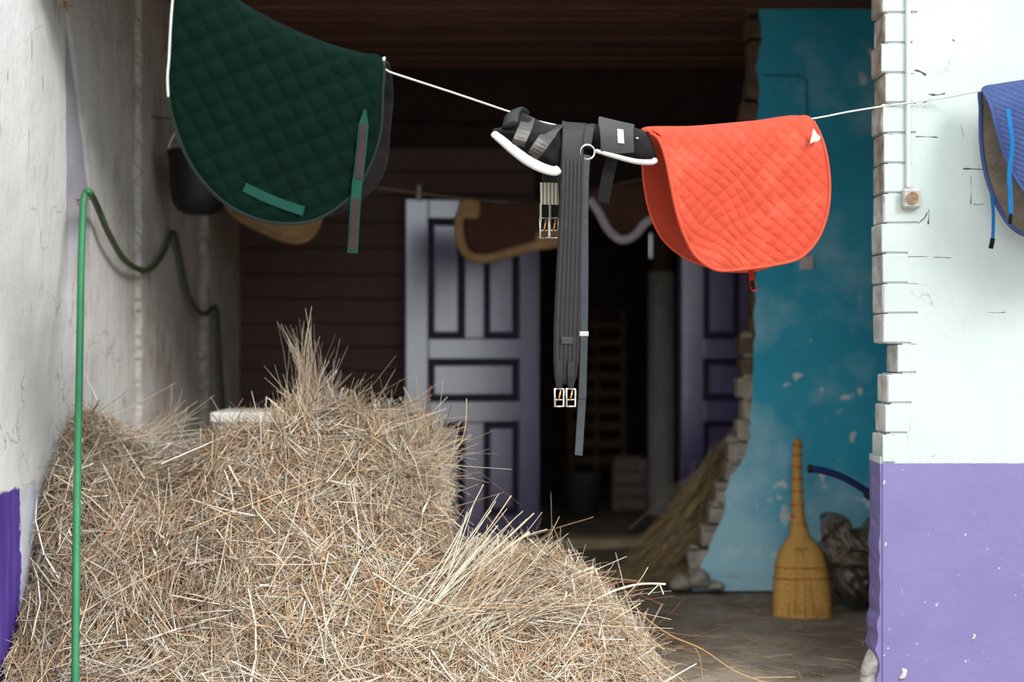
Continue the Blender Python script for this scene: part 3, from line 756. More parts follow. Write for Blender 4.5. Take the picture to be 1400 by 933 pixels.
# --- blue pad by the right wall
bp = empty('saddle_pad', P(1480, 330, 4.66)); tag(bp, 'blue quilted saddle pad with grey lining hanging against the white wall', 'saddle pad')
BLD = lambda x: float(np.interp(x, [1340, 1700], [4.70, 4.44]))
def BPt(x, y, off): return P(x, y, BLD(x) - off)
b_top = lambda x: float(np.interp(x, [1343, 1350, 1420, 1600], [120, 117, 107, 84]))
bf_out = [(1344, 121), (1360, 115), (1420, 106), (1500, 95), (1590, 86), (1612, 130), (1618, 200), (1604, 262), (1570, 300), (1510, 308), (1450, 296), (1415, 276), (1392, 250), (1374, 215), (1362, 175), (1354, 145)]
bfb = lambda x, y: .006 + .085 * (1 - math.exp(-max(0, (y - b_top(x)) / 415) / .09))
ob, o = quilted('front_panel', bf_out, M['blue'], bp, BPt, ((1, .42, 6.6), (1, -2.2, 12)), .0035, .010, n=170, bend=bfb)
bo = [(p.x, p.y) for p in o]
tube('binding', [BPt(q[0], q[1], bfb(*q)) for q in bo if q[1] > b_top(q[0]) + 3], .0055, M['blue'], bp, 6)
bb_out = [(1343, 120), (1380, 113), (1480, 100), (1580, 88), (1600, 140), (1604, 220), (1590, 280), (1550, 318), (1480, 330), (1420, 325), (1388, 314), (1366, 285), (1350, 245), (1342, 200), (1341, 150)]
bbb = lambda x, y: -.004 - .035 * min(1, max(0, (y - b_top(x)) / 60))
ob, o = quilted('back_panel', bb_out, M['lining'], bp, BPt, ((1, .9, 9), (1, -.9, 9)), .003, .008, n=110, bend=bbb)
bo = [(p.x, p.y) for p in o]
tube('binding', [BPt(q[0], q[1], bbb(*q)) for q in bo if q[1] > b_top(q[0]) + 3], .0075, M['blue'], bp, 6)
s1 = ribbon('tie_strap', catmull([BPt(1378, 148, .085), BPt(1381, 170, .10), BPt(1384, 200, .105), BPt(1380, 235, .105), BPt(1381, 262, .10), BPt(1382, 294, .095)], 4), .015, .004, M['blue_trim'], bp, Vector((1, 0, 0)), [.4] + [1] * 20)
tube('strap_end', [BPt(1382, 292, .095), BPt(1381, 306, .09)], .006, M['black_cloth'], s1, 6)
s2 = ribbon('tie_strap', catmull([BPt(1356, 268, -.03), BPt(1358, 290, -.025), BPt(1358, 310, -.02), BPt(1357, 330, -.02)], 4), .011, .004, M['blue_trim'], bp, Vector((1, 0, 0)))
ribbon('strap_end', [BPt(1357.5, 326, -.019), BPt(1354.5, 340, -.019)], .015, .006, M['black_cloth'], s2, Vector((1, 0, 0)))

# ------------------------------------------------------------------ second line deep in the shed
D3 = 7.25
sl = tag(tube('twine_line', catmull([Vector((LX + .05, D3, P(0, 236, D3).z)), P(380, 245, D3), P(500, 255, D3), P(620, 270, D3), P(740, 277, D3), P(830, 255, D3), P(960, 230, D3), Vector((P(1030, 215, D3).x + .2, D3, P(0, 205, D3).z))], 5), .0035, M['twine'], None, 6), 'thin twine line strung across the dark back of the shed', 'clothesline')
def half_pad(label, body, border, rr, mb, mr, knobs=()):
    e = empty('half_pad', P(sum(p[0] for p in body) / len(body), max(p[1] for p in body), D3)); tag(e, label, 'saddle pad', 'half pads on the far line')
    puff('felt_body', body, D3 - .04, .02, .02, mb, e, 20, .008)
    tube('fleece_border', catmull([P(x, y, D3 - .055) for x, y in border], 5), rr, mr, e, 10)
    for pts_ in knobs: puff('fleece_corner', pts_, D3 - .055, .03, .02, mr, e, 12)
    return e
half_pad('dark brown felt half pad with tan fleece border hanging before the purple door', [(634, 276), (700, 278), (768, 272), (792, 282), (790, 318), (760, 332), (720, 338), (690, 345), (660, 350), (640, 340), (630, 310)],
         [(636, 280), (628, 300), (630, 328), (640, 348), (662, 354), (700, 345), (730, 337), (770, 332)], .026, M['brown_pad'], M['tan_fleece'],
         ([(630, 273), (655, 274), (656, 297), (645, 300), (628, 296)], [(733, 318), (765, 312), (768, 334), (738, 338)]))
half_pad('brown half pad with lavender grey fleece border behind the orange pad', [(800, 262), (850, 252), (890, 248), (930, 244), (930, 300), (892, 305), (872, 318), (848, 322), (830, 310), (815, 285)],
         [(806, 272), (820, 292), (832, 314), (850, 328), (868, 322), (884, 304), (905, 298), (930, 318)], .023, M['brown_pad'], M['grey_fleece'])
half_pad('tan fleece half pad mostly hidden below the green pad', [(300, 243), (360, 244), (430, 250), (444, 275), (440, 305), (426, 328), (400, 333), (360, 318), (320, 296), (300, 275)],
         [(304, 262), (318, 292), (360, 316), (400, 330), (424, 324), (438, 300)], .014, M['tan_fleece'], M['tan_fleece'])

# black bucket hung at the left wall
bu = empty('bucket', P(272, 294, 6.35)); tag(bu, 'black rubber bucket hung on the left wall behind the green pad', 'bucket')
c0 = P(272, 294, 6.35)
lathe('pail', [(0, 0), (.06, .003), (.095, .02), (.116, .055), (.126, .11), (.130, .18), (.135, .27), (.143, .275), (.138, .285), (.125, .27), (.118, .15), (.09, .03), (0, .02)], M['black_rubber'], bu, 32, c0)
hp = [c0 + Vector((-.138 * math.cos(a), 0, .275 + .14 * math.sin(a))) for a in np.linspace(0, math.pi, 14)]
tube('handle', hp, .005, M['steel'], bu, 6)
tube('wall_hook', [Vector((LX, 6.35, c0.z + .44)), Vector((c0.x, 6.35, c0.z + .42)), Vector((c0.x + .01, 6.35, c0.z + .43))], .003, M['black_rubber'], bu, 6)

# ------------------------------------------------------------------ hose
def wallp(px, py, off=.02):
    x = LX + .02 + off; d = x * F / (px - 700); return P(px, py, d)
ho = empty('garden_hose', (-1.32, 4.36, 0)); tag(ho, 'green garden hose looped over nails on the left wall, dropping past the hay', 'hose')
nail = wallp(121, 263)
pts = [Vector((-1.33, 4.36, .012)), P(103, 950, 4.38), P(104, 800, 4.45), P(106, 640, 4.62), P(109, 480, 4.85), P(111, 360, 5.02), P(113, 300, 5.08), P(114.5, 274, 5.11), P(118, 262, 5.12), P(124, 265, 5.14), wallp(134, 285, .03), wallp(150, 322, .03), wallp(172, 357, .03), wallp(200, 370, .03), wallp(220, 352, .03), wallp(236, 318, .03), wallp(243, 335, .03), wallp(252, 380, .03), wallp(262, 412, .04), wallp(278, 430, .06), wallp(294, 420, .06), wallp(298, 440, .06), wallp(301, 500, .06), wallp(306, 560, .06)]
cp = catmull(pts, 7)
tube('hose_tube', cp, .0125, M['hose'], ho, 10)
tube('nail', [nail + Vector((-.06, 0, -.03)), nail + Vector((.03, 0, -.022))], .004, M['rust'], ho, 6)
n2 = wallp(236, 322); tube('nail', [n2 + Vector((-.05, 0, 0)), n2 + Vector((.03, 0, .005))], .005, M['rust'], ho, 6)

# ------------------------------------------------------------------ hay
PAL = np.array([lin(*c_)[:3] for c_ in ((222, 210, 188), (208, 190, 162), (192, 168, 136), (208, 174, 130), (146, 118, 90), (190, 184, 162), (236, 230, 216), (170, 142, 110), (190, 140, 106), (228, 220, 202))])
PW = np.array([.16, .17, .14, .10, .10, .10, .07, .08, .02, .06])
def straws(pos, dirs, L, wd, bend, colr, rings=4):
    """numpy: N stalks as three-sided bent tubes -> verts, faces, colours"""
    N_ = len(pos); s = np.linspace(0, 1, rings)[None, :, None]
    Lc = L[:, None, None]
    path = pos[:, None, :] + dirs[:, None, :] * s * Lc + bend[:, None, :] * (s ** 2) * Lc
    ref = np.where(np.abs(dirs[:, 2:3]) < .9, np.array([[0, 0, 1.0]]), np.array([[1.0, 0, 0]]))
    u = np.cross(dirs, ref); u /= np.linalg.norm(u, axis=1, keepdims=True); v_ = np.cross(dirs, u)
    ph = rng.uniform(0, 6.28, N_)
    taper = np.linspace(1, .55, rings)[None, :, None]
    cols = []
    for k_ in range(3):
        a = ph + k_ * 2.094
        cols.append(path + (u * np.cos(a)[:, None] + v_ * np.sin(a)[:, None] * .6)[:, None, :] * (wd[:, None, None] * taper))
    V = np.stack(cols, 2).reshape(-1, 3)            # N, rings, 3
    base = np.arange(N_)[:, None] * rings * 3
    fl = []
    for r_ in range(rings - 1):
        for k_ in range(3):
            l_ = (k_ + 1) % 3
            fl.append(np.stack([base[:, 0] + r_ * 3 + k_, base[:, 0] + r_ * 3 + l_, base[:, 0] + r_ * 3 + 3 + l_, base[:, 0] + r_ * 3 + 3 + k_], 1))
    Fq = np.concatenate(fl, 0)
    C = np.repeat(colr, rings * 3, 0)
    return V, Fq, C
def pick(n_, pw=PW, pal=PAL):
    c_ = pal[rng.choice(len(pal), n_, p=pw / pw.sum())] * rng.uniform(.74, 1.18, (n_, 1)) * np.array([[1.03, 1.0, 1.05]])
    return np.clip(c_, 0, 1)
def np_mesh(name, V, Q, C, mat, parent=None, extra=None):
    me = bpy.data.meshes.new(name); me.vertices.add(len(V)); me.vertices.foreach_set('co', V.astype(np.float32).ravel())
    me.loops.add(len(Q) * 4); me.loops.foreach_set('vertex_index', Q.astype(np.int32).ravel())
    me.polygons.add(len(Q)); me.polygons.foreach_set('loop_start', np.arange(0, len(Q) * 4, 4, dtype=np.int32))
    me.update(calc_edges=True)
    a = me.color_attributes.new('straw', 'FLOAT_COLOR', 'POINT')
    a.data.foreach_set('color', np.concatenate([C, np.ones((len(C), 1))], 1).astype(np.float32).ravel())
    me.materials.append(mat); me.polygons.foreach_set('use_smooth', np.ones(len(Q), bool))
    return link(name, me, parent)
KS = rng.uniform(-1, 1, (14, 2)); KP = rng.uniform(0, 6.28, 14); KF = rng.uniform(5, 26, 14)
def lumps(x, y):
    z_ = 0
    for k_ in range(14): z_ = z_ + np.sin((KS[k_, 0] * x + KS[k_, 1] * y) * KF[k_] + KP[k_]) * (.16 / KF[k_]) * 2.2
    return z_
def hayH(x, y):
    cr_ = np.interp(x, [-1.66, -1.566, -1.35, -1.24, -1.0, -.837, -.756, -.62, -.432, -.297], [.80, .84, .81, .78, .775, .83, .88, .87, .81, .765])
    y0 = np.interp(x, [-1.66, -1.3, -.9, -.3], [4.66, 4.58, 4.50, 4.50])
    y1 = np.interp(x, [-1.66, -1.0, -.3], [5.28, 5.25, 5.15])
    tt = np.clip((y - y0) / (y1 - y0), 0, 1)
    fr = np.sin(tt * math.pi / 2) ** .85
    bk = np.clip(1 - ((y - 5.45) / .45).clip(0, 9) ** 2, 0, 1)
    e_ = np.clip((-.235 - x + .02 * np.sin(y * 17)) / .09, 0, 1); e_ = e_ * e_ * (3 - 2 * e_)
    main = cr_ * fr * bk * e_
    c2 = np.interp(x, [-.7, -.45, -.25, -.1, 0, .12, .25, .37, .44, .50], [.36, .44, .47, .435, .405, .36, .295, .19, .09, 0])
    t2 = np.clip((y - 4.36) / .55, 0, 1); f2 = np.sin(t2 * math.pi / 2) ** .8
    b2_ = np.clip(1 - ((y - 4.95) / .55).clip(0, 9) ** 2, 0, 1)
    lobe = c2 * f2 * b2_
    h = np.maximum(main, lobe)
    return np.where(h > .03, h + lumps(x, y) * np.where(x > -.3, .6, .85), h)
def hay_n(x, y):
    e_ = .012; gx = (hayH(x + e_, y) - hayH(x - e_, y)) / (2 * e_); gy = (hayH(x, y + e_) - hayH(x, y - e_)) / (2 * e_)
    n_ = np.stack([-gx, -gy, np.ones_like(gx)], -1); l_ = np.linalg.norm(n_, axis=-1, keepdims=True)
    return n_ / l_, l_[..., 0]
def on_surface(n_, x0=-1.62, x1=.5, y0=4.36, y1=5.75):
    X_, Y_ = [], []; got = 0
    while got < n_:
        x = rng.uniform(x0, x1, 200000); y = rng.uniform(y0, y1, 200000)
        _, ar = hay_n(x, y); h = hayH(x, y)
        keep = (h > .02) & (rng.uniform(0, 7, len(x)) < np.minimum(ar, 7) * np.where(y > 5.4, .35, 1))
        X_.append(x[keep]); Y_.append(y[keep]); got += keep.sum()
    return np.concatenate(X_)[:n_], np.concatenate(Y_)[:n_]
VV, QQ, CC = [], [], []; off_ = 0
def push(V, Q, C):
    global off_
    VV.append(V); QQ.append(Q + off_); CC.append(C); off_ += len(V)
def cover(n_, lmin, lmax, wmin, wmax, lift, tilt, dmin, dmax, colr=None, bendy=.35):
    x, y = on_surface(n_); nn, _ = hay_n(x, y); z_ = hayH(x, y)
    pos = np.stack([x, y, z_], 1) + nn * rng.uniform(dmin, dmax, (n_, 1))
    # tangent frame
    ref = np.array([[1.0, 0, 0]]); t1 = ref - nn * nn[:, :1]; t1 /= np.linalg.norm(t1, axis=1, keepdims=True); t2 = np.cross(nn, t1)
    # locally coherent direction plus scatter: hay lies in swathes
    sw = 1.5 * np.sin(x * 5 + y * 3 + 1) + 1.2 * np.sin(z_ * 9 - x * 3)
    ang = sw + rng.normal(0, .95, n_) + math.pi * rng.integers(0, 2, n_)
    d_ = t1 * np.cos(ang)[:, None] + t2 * np.sin(ang)[:, None] + nn * rng.normal(lift, tilt, (n_, 1))
    d_ /= np.linalg.norm(d_, axis=1, keepdims=True)
    L_ = rng.uniform(lmin, lmax, n_) * rng.uniform(.5, 1, n_)
    pos = pos - d_ * (L_ * .5)[:, None]
    bd = np.cross(d_, nn) * rng.normal(0, bendy, (n_, 1)) + nn * rng.normal(-.05, .12, (n_, 1))
    cc = pick(n_) if colr is None else colr(n_, x, y, z_)
    lw_ = LX + .03
    ends = pos + d_ * L_[:, None] + bd * L_[:, None]
    ok = (ends[:, 0] > LX - .06) & (pos[:, 0] > LX - .06) & (ends[:, 2] > .0)
    push(*straws(pos[ok], d_[ok], L_[ok], rng.uniform(wmin, wmax, n_)[ok], bd[ok], cc[ok]))
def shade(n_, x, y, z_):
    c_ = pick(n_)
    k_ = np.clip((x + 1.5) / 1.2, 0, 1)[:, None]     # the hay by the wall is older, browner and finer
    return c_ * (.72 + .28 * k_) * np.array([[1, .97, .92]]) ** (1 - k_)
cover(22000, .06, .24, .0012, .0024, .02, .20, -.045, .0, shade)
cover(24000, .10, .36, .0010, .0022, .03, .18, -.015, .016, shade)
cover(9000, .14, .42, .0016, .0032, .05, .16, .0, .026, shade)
cover(500, .25, .60, .0028, .0050, .06, .10, .014, .036)
cover(1600, .15, .48, .0030, .0058, .06, .12, .008, .030)
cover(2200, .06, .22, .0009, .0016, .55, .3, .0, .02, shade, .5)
def spray(base, tip, n_, sb, stp, wmin=.0010, wmax=.0022, bow=.12, pal=None, lf=(.55, 1.0)):
    b_ = np.array(base)[None] + rng.normal(0, 1, (n_, 3)) * np.array(sb); t_ = np.array(tip)[None] + rng.normal(0, 1, (n_, 3)) * np.array(stp)
    d_ = t_ - b_; L_ = np.linalg.norm(d_, axis=1); d_ /= L_[:, None]; L_ = L_ * rng.uniform(lf[0], lf[1], n_)
    push(*straws(b_, d_, L_, rng.uniform(wmin, wmax, n_), rng.normal(0, bow, (n_, 3)), pick(n_) if pal is None else np.repeat(np.array([lin(*pal)[:3]]), n_, 0) * rng.uniform(.85, 1.1, (n_, 1)), 5))
p = lambda x, y, d: tuple(P(x, y, d))
# tufts and swathes lying over the face of the heap
cx_, cy_ = on_surface(150, y1=5.3)
for qx, qy in zip(cx_, cy_):
    nq, _ = hay_n(np.array([qx]), np.array([qy])); nq = nq[0]; qz = float(hayH(np.array([qx]), np.array([qy]))[0])
    if qz < .08: continue
    dq = rng.normal(0, 1, 3); dq -= nq * dq.dot(nq); dq /= np.linalg.norm(dq); dq = dq + nq * rng.uniform(.0, .16)
    L0 = rng.uniform(.14, .34); b0_ = np.array([qx, qy, qz]) + nq * .008 - dq * L0 * .5; t0_ = b0_ + dq * L0
    if min(b0_[0], t0_[0]) < LX + .10 or min(b0_[2], t0_[2]) < .03: continue
    spray(tuple(b0_), tuple(t0_), int(rng.integers(14, 60)), (.025, .02, .025), (.035, .025, .035), .0011, .0030, bow=.12)
# the plume and the sprays round the outline
spray(p(425, 600, 5.15), p(420, 450, 5.15), 150, (.05, .04, .03), (.022, .02, .05), bow=.10, lf=(.45, 1.0))
spray(p(425, 610, 5.15), p(440, 530, 5.15), 420, (.09, .05, .03), (.07, .05, .04), bow=.15)
spray(p(415, 520, 5.15), p(412, 445, 5.15), 22, (.015, .02, .02), (.03, .02, .03), bow=.2)
spray(p(440, 560, 5.1), p(478, 462, 5.1), 3, (.01, .02, .01), (.012, .02, .02), bow=.06)
spray(p(480, 590, 5.1), p(505, 510, 5.1), 5, (.03, .02, .02), (.02, .02, .02), .0012, .002)
spray(p(480, 600, 5.1), p(500, 545, 5.1), 160, (.12, .04, .02), (.13, .04, .04))
spray(p(560, 620, 5.0), p(592, 520, 5.0), 6, (.02, .02, .02), (.012, .02, .02), .0012, .0022, pal=(206, 160, 110))
spray(p(560, 640, 4.95), p(625, 625, 4.95), 150, (.06, .05, .05), (.04, .05, .07), bow=.3)
spray(p(570, 640, 4.95), p(635, 570, 4.95), 6, (.02, .02, .02), (.02, .02, .03), bow=.45)
spray(p(555, 680, 4.95), p(600, 720, 4.9), 160, (.05, .05, .06), (.03, .05, .05), bow=.25)
spray(p(210, 600, 5.2), p(265, 548, 5.2), 45, (.04, .03, .01), (.035, .03, .02), bow=.2)
spray(p(225, 590, 5.2), p(243, 530, 5.2), 3, (.01, .02, .01), (.01, .02, .02), .0016, .0024, pal=(222, 205, 176))
spray(p(150, 600, 5.2), p(160, 570, 5.2), 140, (.12, .05, .02), (.14, .05, .03), bow=.2)
spray(p(300, 615, 5.2), p(330, 575, 5.2), 60, (.10, .05, .02), (.12, .05, .03), bow=.2)
spray(p(380, 590, 5.1), p(330, 565, 5.1), 16, (.02, .03, .02), (.05, .03, .02), bow=.15, pal=(206, 158, 104))
# wide blond swathe running up out of the lower lobe
spray(p(560, 860, 4.55), p(690, 700, 4.80), 26, (.04, .03, .03), (.05, .04, .04), .0022, .0045, bow=.07, pal=(220, 211, 190))
spray(p(590, 870, 4.55), p(725, 735, 4.78), 60, (.07, .03, .04), (.05, .04, .04), .0014, .003, bow=.10)
spray(p(520, 900, 4.5), p(660, 830, 4.6), 90, (.12, .03, .03), (.09, .03, .03), .0016, .0036, bow=.14, pal=(218, 207, 182))
spray(p(640, 860, 4.6), p(790, 800, 4.75), 160, (.10, .04, .04), (.09, .04, .04), .0012, .0026, bow=.12)
spray(p(740, 850, 4.65), p(850, 840, 4.72), 160, (.07, .04, .05), (.06, .05, .06), bow=.2)
spray(p(800, 900, 4.65), p(880, 910, 4.68), 160, (.06, .05, .04), (.05, .05, .05), bow=.25)
spray(p(790, 830, 4.72), p(815, 765, 4.75), 10, (.05, .03, .02), (.06, .03, .02), bow=.15)
spray(p(700, 770, 4.85), p(740, 770, 4.85), 70, (.06, .04, .02), (.10, .04, .03), bow=.2)
spray(p(860, 860, 4.7), p(1000, 900, 4.75), 8, (.03, .02, .03), (.06, .04, .04), .0008, .0013, bow=.2, pal=(180, 130, 82))
def stalk(pts_, r_, rgb):
    """one bent stalk through given points, in the shared hay mesh"""
    c_ = catmull(pts_, 5); v_, f_ = sweep_geo(c_, circ(r_, 4)); f_ = [q for q in f_ if len(q) == 4]
    push(np.array([tuple(k_) for k_ in v_]), np.array(f_), np.repeat(np.array([lin(*rgb)[:3]]), len(v_), 0))
stalk([P(800, 828, 4.72), P(840, 808, 4.72), P(875, 799, 4.72), P(910, 799, 4.72)], .0038, (232, 224, 200))
stalk([P(900, 800, 4.72), P(893, 807, 4.72), P(886, 814, 4.72)], .002, (232, 224, 200)); stalk([P(902, 800, 4.72), P(905, 807, 4.72), P(907, 813, 4.72)], .0022, (240, 234, 216))
stalk([P(855, 808, 4.72), P(875, 838, 4.72), P(915, 868, 4.73), P(960, 888, 4.74), P(1005, 918, 4.75), P(1050, 935, 4.76)], .0018, (198, 158, 108))
stalk([P(950, 886, 4.74), P(957, 900, 4.74), P(961, 930, 4.74)], .0011, (198, 158, 108))
stalk([P(755, 798, 4.75), P(810, 800, 4.75), P(860, 809, 4.75), P(908, 828, 4.75)], .0012, (140, 60, 52))
stalk([P(750, 796, 4.75), P(820, 797, 4.75), P(880, 796, 4.75)], .0012, (150, 70, 60))
stalk([P(840, 830, 4.7), P(870, 800, 4.7), P(886, 776, 4.7)], .0015, (214, 196, 150))
stalk([P(835, 850, 4.7), P(860, 835, 4.7), P(876, 825, 4.7)], .002, (222, 206, 160))
stalk([P(560, 660, 4.9), P(610, 630, 4.9), P(634, 595, 4.9), P(638, 545, 4.9)], .0015, (212, 178, 130))
stalk([P(635, 765, 4.8), P(670, 720, 4.8), P(699, 678, 4.8)], .0026, (206, 180, 150))
stalk([P(650, 770, 4.8), P(695, 735, 4.8), P(730, 702, 4.8)], .0022, (222, 208, 176))
stalk([P(630, 800, 4.8), P(690, 752, 4.8), P(724, 728, 4.8)], .0045, (226, 214, 184)); stalk([P(690, 750, 4.8), P(720, 733, 4.8), P(748, 724, 4.8)], .0016, (222, 208, 176))
# solid core under the stalks
gx = np.arange(-1.62, .52, .025); gy = np.arange(4.36, 5.95, .025)
GX, GY = np.meshgrid(gx, gy, indexing='ij'); GZ = np.maximum(hayH(GX, GY) - .022, -.02)
cv = np.stack([GX, GY, GZ], -1).reshape(-1, 3); m_ = len(gy)
ii, jj = np.meshgrid(np.arange(len(gx) - 1), np.arange(m_ - 1), indexing='ij'); a_ = (ii * m_ + jj).ravel()
cq = np.stack([a_, a_ + m_, a_ + m_ + 1, a_ + 1], 1)
V_, Q_, C_ = np.concatenate(VV), np.concatenate(QQ), np.concatenate(CC)
V_[:, 2] = np.maximum(V_[:, 2], .002); V_[:, 0] = np.maximum(V_[:, 0], LX + .012)
hay = np_mesh('hay_pile', V_, Q_, C_, M['hay'])
tag(hay, 'large heap of loose dry hay piled in the opening by the left wall', 'hay', kind='stuff')
core = np_mesh('hay_core', cv, cq, np.zeros((len(cv), 3)), M['haycore'], hay)
core['kind'] = 'stuff'

# darker old hay slumped against the broken partition
VV, QQ, CC = [], [], []; off_ = 0
OLD = np.array([lin(*c_)[:3] for c_ in ((188, 162, 118), (160, 134, 96), (206, 184, 138), (130, 106, 76))]); OW = np.array([.3, .3, .2, .2])
def old(base, tip, n_, sb, stp, bow):
    b_ = np.array(base)[None] + rng.normal(0, 1, (n_, 3)) * np.array(sb); t_ = np.array(tip)[None] + rng.normal(0, 1, (n_, 3)) * np.array(stp)
    d_ = t_ - b_; L_ = np.linalg.norm(d_, axis=1); d_ /= L_[:, None]
    push(*straws(b_, d_, L_, rng.uniform(.0016, .003, n_), np.array([[.22, 0, -.1]]) + rng.normal(0, bow, (n_, 3)), pick(n_, OW, OLD), 5))
old(p(915, 745, 7.15), p(965, 640, 7.15), 700, (.06, .08, .03), (.05, .07, .05), .08)
old(p(945, 700, 7.1), p(1000, 600, 7.1), 600, (.05, .07, .05), (.04, .06, .05), .08)
old(p(900, 775, 7.0), p(960, 700, 7.05), 600, (.08, .10, .02), (.06, .08, .05), .1)
old(p(870, 790, 6.95), p(930, 775, 6.95), 400, (.12, .10, .01), (.10, .10, .015), .1)
V_, Q_, C_ = np.concatenate(VV), np.concatenate(QQ), np.concatenate(CC); V_[:, 2] = np.maximum(V_[:, 2], .005)
oh = np_mesh('old_hay', V_, Q_, C_, M['hay']); tag(oh, 'dull brown old hay slumped against the broken edge of the turquoise wall', 'hay', kind='stuff')
oc = puff('hay_core', [(880, 800), (912, 750), (940, 690), (965, 630), (1005, 598), (1010, 640), (980, 690), (955, 750), (930, 800)], 7.12, .12, .1, M['haycore'], oh, 16, .03); oc['kind'] = 'stuff'
# loose stalks on the floor
VV, QQ, CC = [], [], []; off_ = 0
n_ = 1500
x = rng.uniform(-.4, 1.5, n_); y = rng.uniform(4.5, 8.1, n_); a = rng.uniform(0, 6.28, n_)
pos = np.stack([x, y, np.array([floor_h(*q) for q in zip(x, y)]) + .004], 1); d_ = np.stack([np.cos(a), np.sin(a), 0 * a], 1)
keep = ~((x > .85) & (y > PY - .1) & (y < PY + .2)) & ~((x > 1.1) & (y < FY + .3))
push(*straws(pos[keep], d_[keep], rng.uniform(.03, .16, n_)[keep], rng.uniform(.0012, .0022, n_)[keep], np.zeros((keep.sum(), 3)), pick(n_, OW, OLD)[keep] * 1.2))
ls_ = np_mesh('loose_straw', np.concatenate(VV), np.concatenate(QQ), np.concatenate(CC), M['hay']); tag(ls_, 'scattered loose straw lying over the dirt floor', 'straw', kind='stuff')

# ------------------------------------------------------------------ small things
wbx = empty('storage_box', P(340, 640, 6.0)); tag(wbx, 'white painted box with flat lid standing behind the hay', 'box')
q = P(288, 564, 6.0); q2 = P(392, 564, 6.0)
box('lid', q.x, q2.x, 5.98, 6.35, q.z - .045, q.z, M['white_paint'], wbx, .006)
box('body', q.x + .02, q2.x - .02, 6.0, 6.33, 0, q.z - .045, M['white_paint'], wbx, .006)
# bird's-nest-like tuft of straw at the wall crease
VV, QQ, CC = [], [], []; off_ = 0
nc = wallp(88, 8, .02)
n_ = 90; d_ = rng.normal(0, 1, (n_, 3)); d_ /= np.linalg.norm(d_, axis=1, keepdims=True); d_[:, 0] = np.abs(d_[:, 0])
push(*straws(np.array([tuple(nc)]) + rng.normal(0, .006, (n_, 3)), d_, rng.uniform(.01, .04, n_), rng.uniform(.0008, .0016, n_), rng.normal(0, .4, (n_, 3)), pick(n_, OW, OLD)))
push(*straws(np.array([tuple(nc)] * 3), np.array([[.4, .0, .18], [.4, .1, -.1], [.1, .1, -.5]]) / .5, np.array([.12, .08, .12]), np.array([.0008] * 3), rng.normal(0, .2, (3, 3)), pick(3)))
tag(np_mesh('straw_tuft', np.concatenate(VV), np.concatenate(QQ), np.concatenate(CC), M['hay']), 'small brown tuft of straw stuck high on the left wall', 'straw tuft', kind='stuff')

# conduit and junction box on the right wall
tag(box('conduit', P(1237, 0, FY).x, P(1243.5, 0, FY).x, FY - .016, FY - .003, P(0, 258, FY).z, 2.98, M['pipe_paint'], None, .004), 'white cable conduit running down the front of the right wall', 'conduit')
jb = empty('junction_box', P(1243, 272, FY - .02)); tag(jb, 'small weathered junction box at the lower end of the conduit', 'junction box')
a, b = P(1231, 286, FY), P(1256, 259, FY)
box('housing', a.x, b.x, FY - .03, FY - .003, a.z, b.z, M['box_plastic'], jb, .007)
cc = P(1244, 272, FY)
bm = bmesh.new(); bmesh.ops.create_cone(bm, cap_ends=True, segments=14, radius1=.020, radius2=.017, depth=.008)
for v_ in bm.verts: v_.co = Vector((v_.co.x + cc.x, FY - .033 + v_.co.z, v_.co.y + cc.z))
bm_obj('cover', bm, M['rust'], jb)
# switch and cable on the partition
sw_ = empty('light_switch', P(1102, 359, PY)); tag(sw_, 'small pale light switch on the turquoise wall below the orange pad', 'light switch')
a, b = P(1093, 369, PY), P(1112, 350, PY)
box('plate', a.x, b.x, PY - .015, PY - .001, a.z, b.z, M['switch'], sw_, .005); box('rocker', a.x + .018, b.x - .018, PY - .02, PY - .015, a.z + .016, b.z - .016, M['switch'], sw_, .003)
tag(tube('cable', [P(1042, 103, PY - .006), P(1092, 104, PY - .006), P(1102, 108, PY - .006), P(1103, 160, PY - .006), P(1103, 350, PY - .006)], .003, M['cable'], None, 6), 'thin cable running along the turquoise wall to the light switch', 'cable')

# broom: bound sorghum stems flaring into a flat head, leaning on the partition
br = empty('broom', P(1098, 842, 6.15)); tag(br, 'short straw broom standing on its bristles against the turquoise wall', 'broom')
def bpos(x, y): return P(x, y, 6.17 + (842 - y) / 235 * .42)
hs = [(1098, 846, 38, .9), (1098, 825, 40, 1), (1097, 800, 38, 1), (1096, 775, 35, 1), (1095, 755, 30, 1), (1094, 742, 21, 1), (1093, 732, 13, 1.2), (1092, 715, 10.5, 1.5)]
n_ = 40; v = []; f = []
for (x, y, hw, dp) in hs:
    c_ = bpos(x, y); s_ = c_.y / F
    for k_ in range(n_):
        a = 2 * math.pi * k_ / n_; rr = 1 + (.05 if k_ % 2 else -.03)
        v.append(c_ + Vector((hw * s_ * math.cos(a) * rr, min(.05, hw * s_ * .42 * dp) * math.sin(a) * rr, (.008 * random.random() if y > 840 else 0))))
for i in range(len(hs) - 1):
    for k_ in range(n_): f.append((i * n_ + k_, i * n_ + (k_ + 1) % n_, (i + 1) * n_ + (k_ + 1) % n_, (i + 1) * n_ + k_))
f.append(tuple(range(n_)))
head = mesh('bristles', v, f, M['broom'], br)
for k_ in range(70):   # single stems standing proud of the head
    u = random.uniform(-1, 1); x1 = 1098 + 37 * u; x0 = 1094 + 15 * u
    fr = -.05 * math.sqrt(max(0, 1 - u * u)) - .001
    tube('stem', [bpos(x0, 748) + Vector((0, fr * .75, 0)), bpos((x0 + x1) / 2 + 4 * u, 790) + Vector((0, fr, 0)), bpos(x1, 838 + random.uniform(-4, 6)) + Vector((0, fr, 0))], .0022, M['broom'], head, 3)
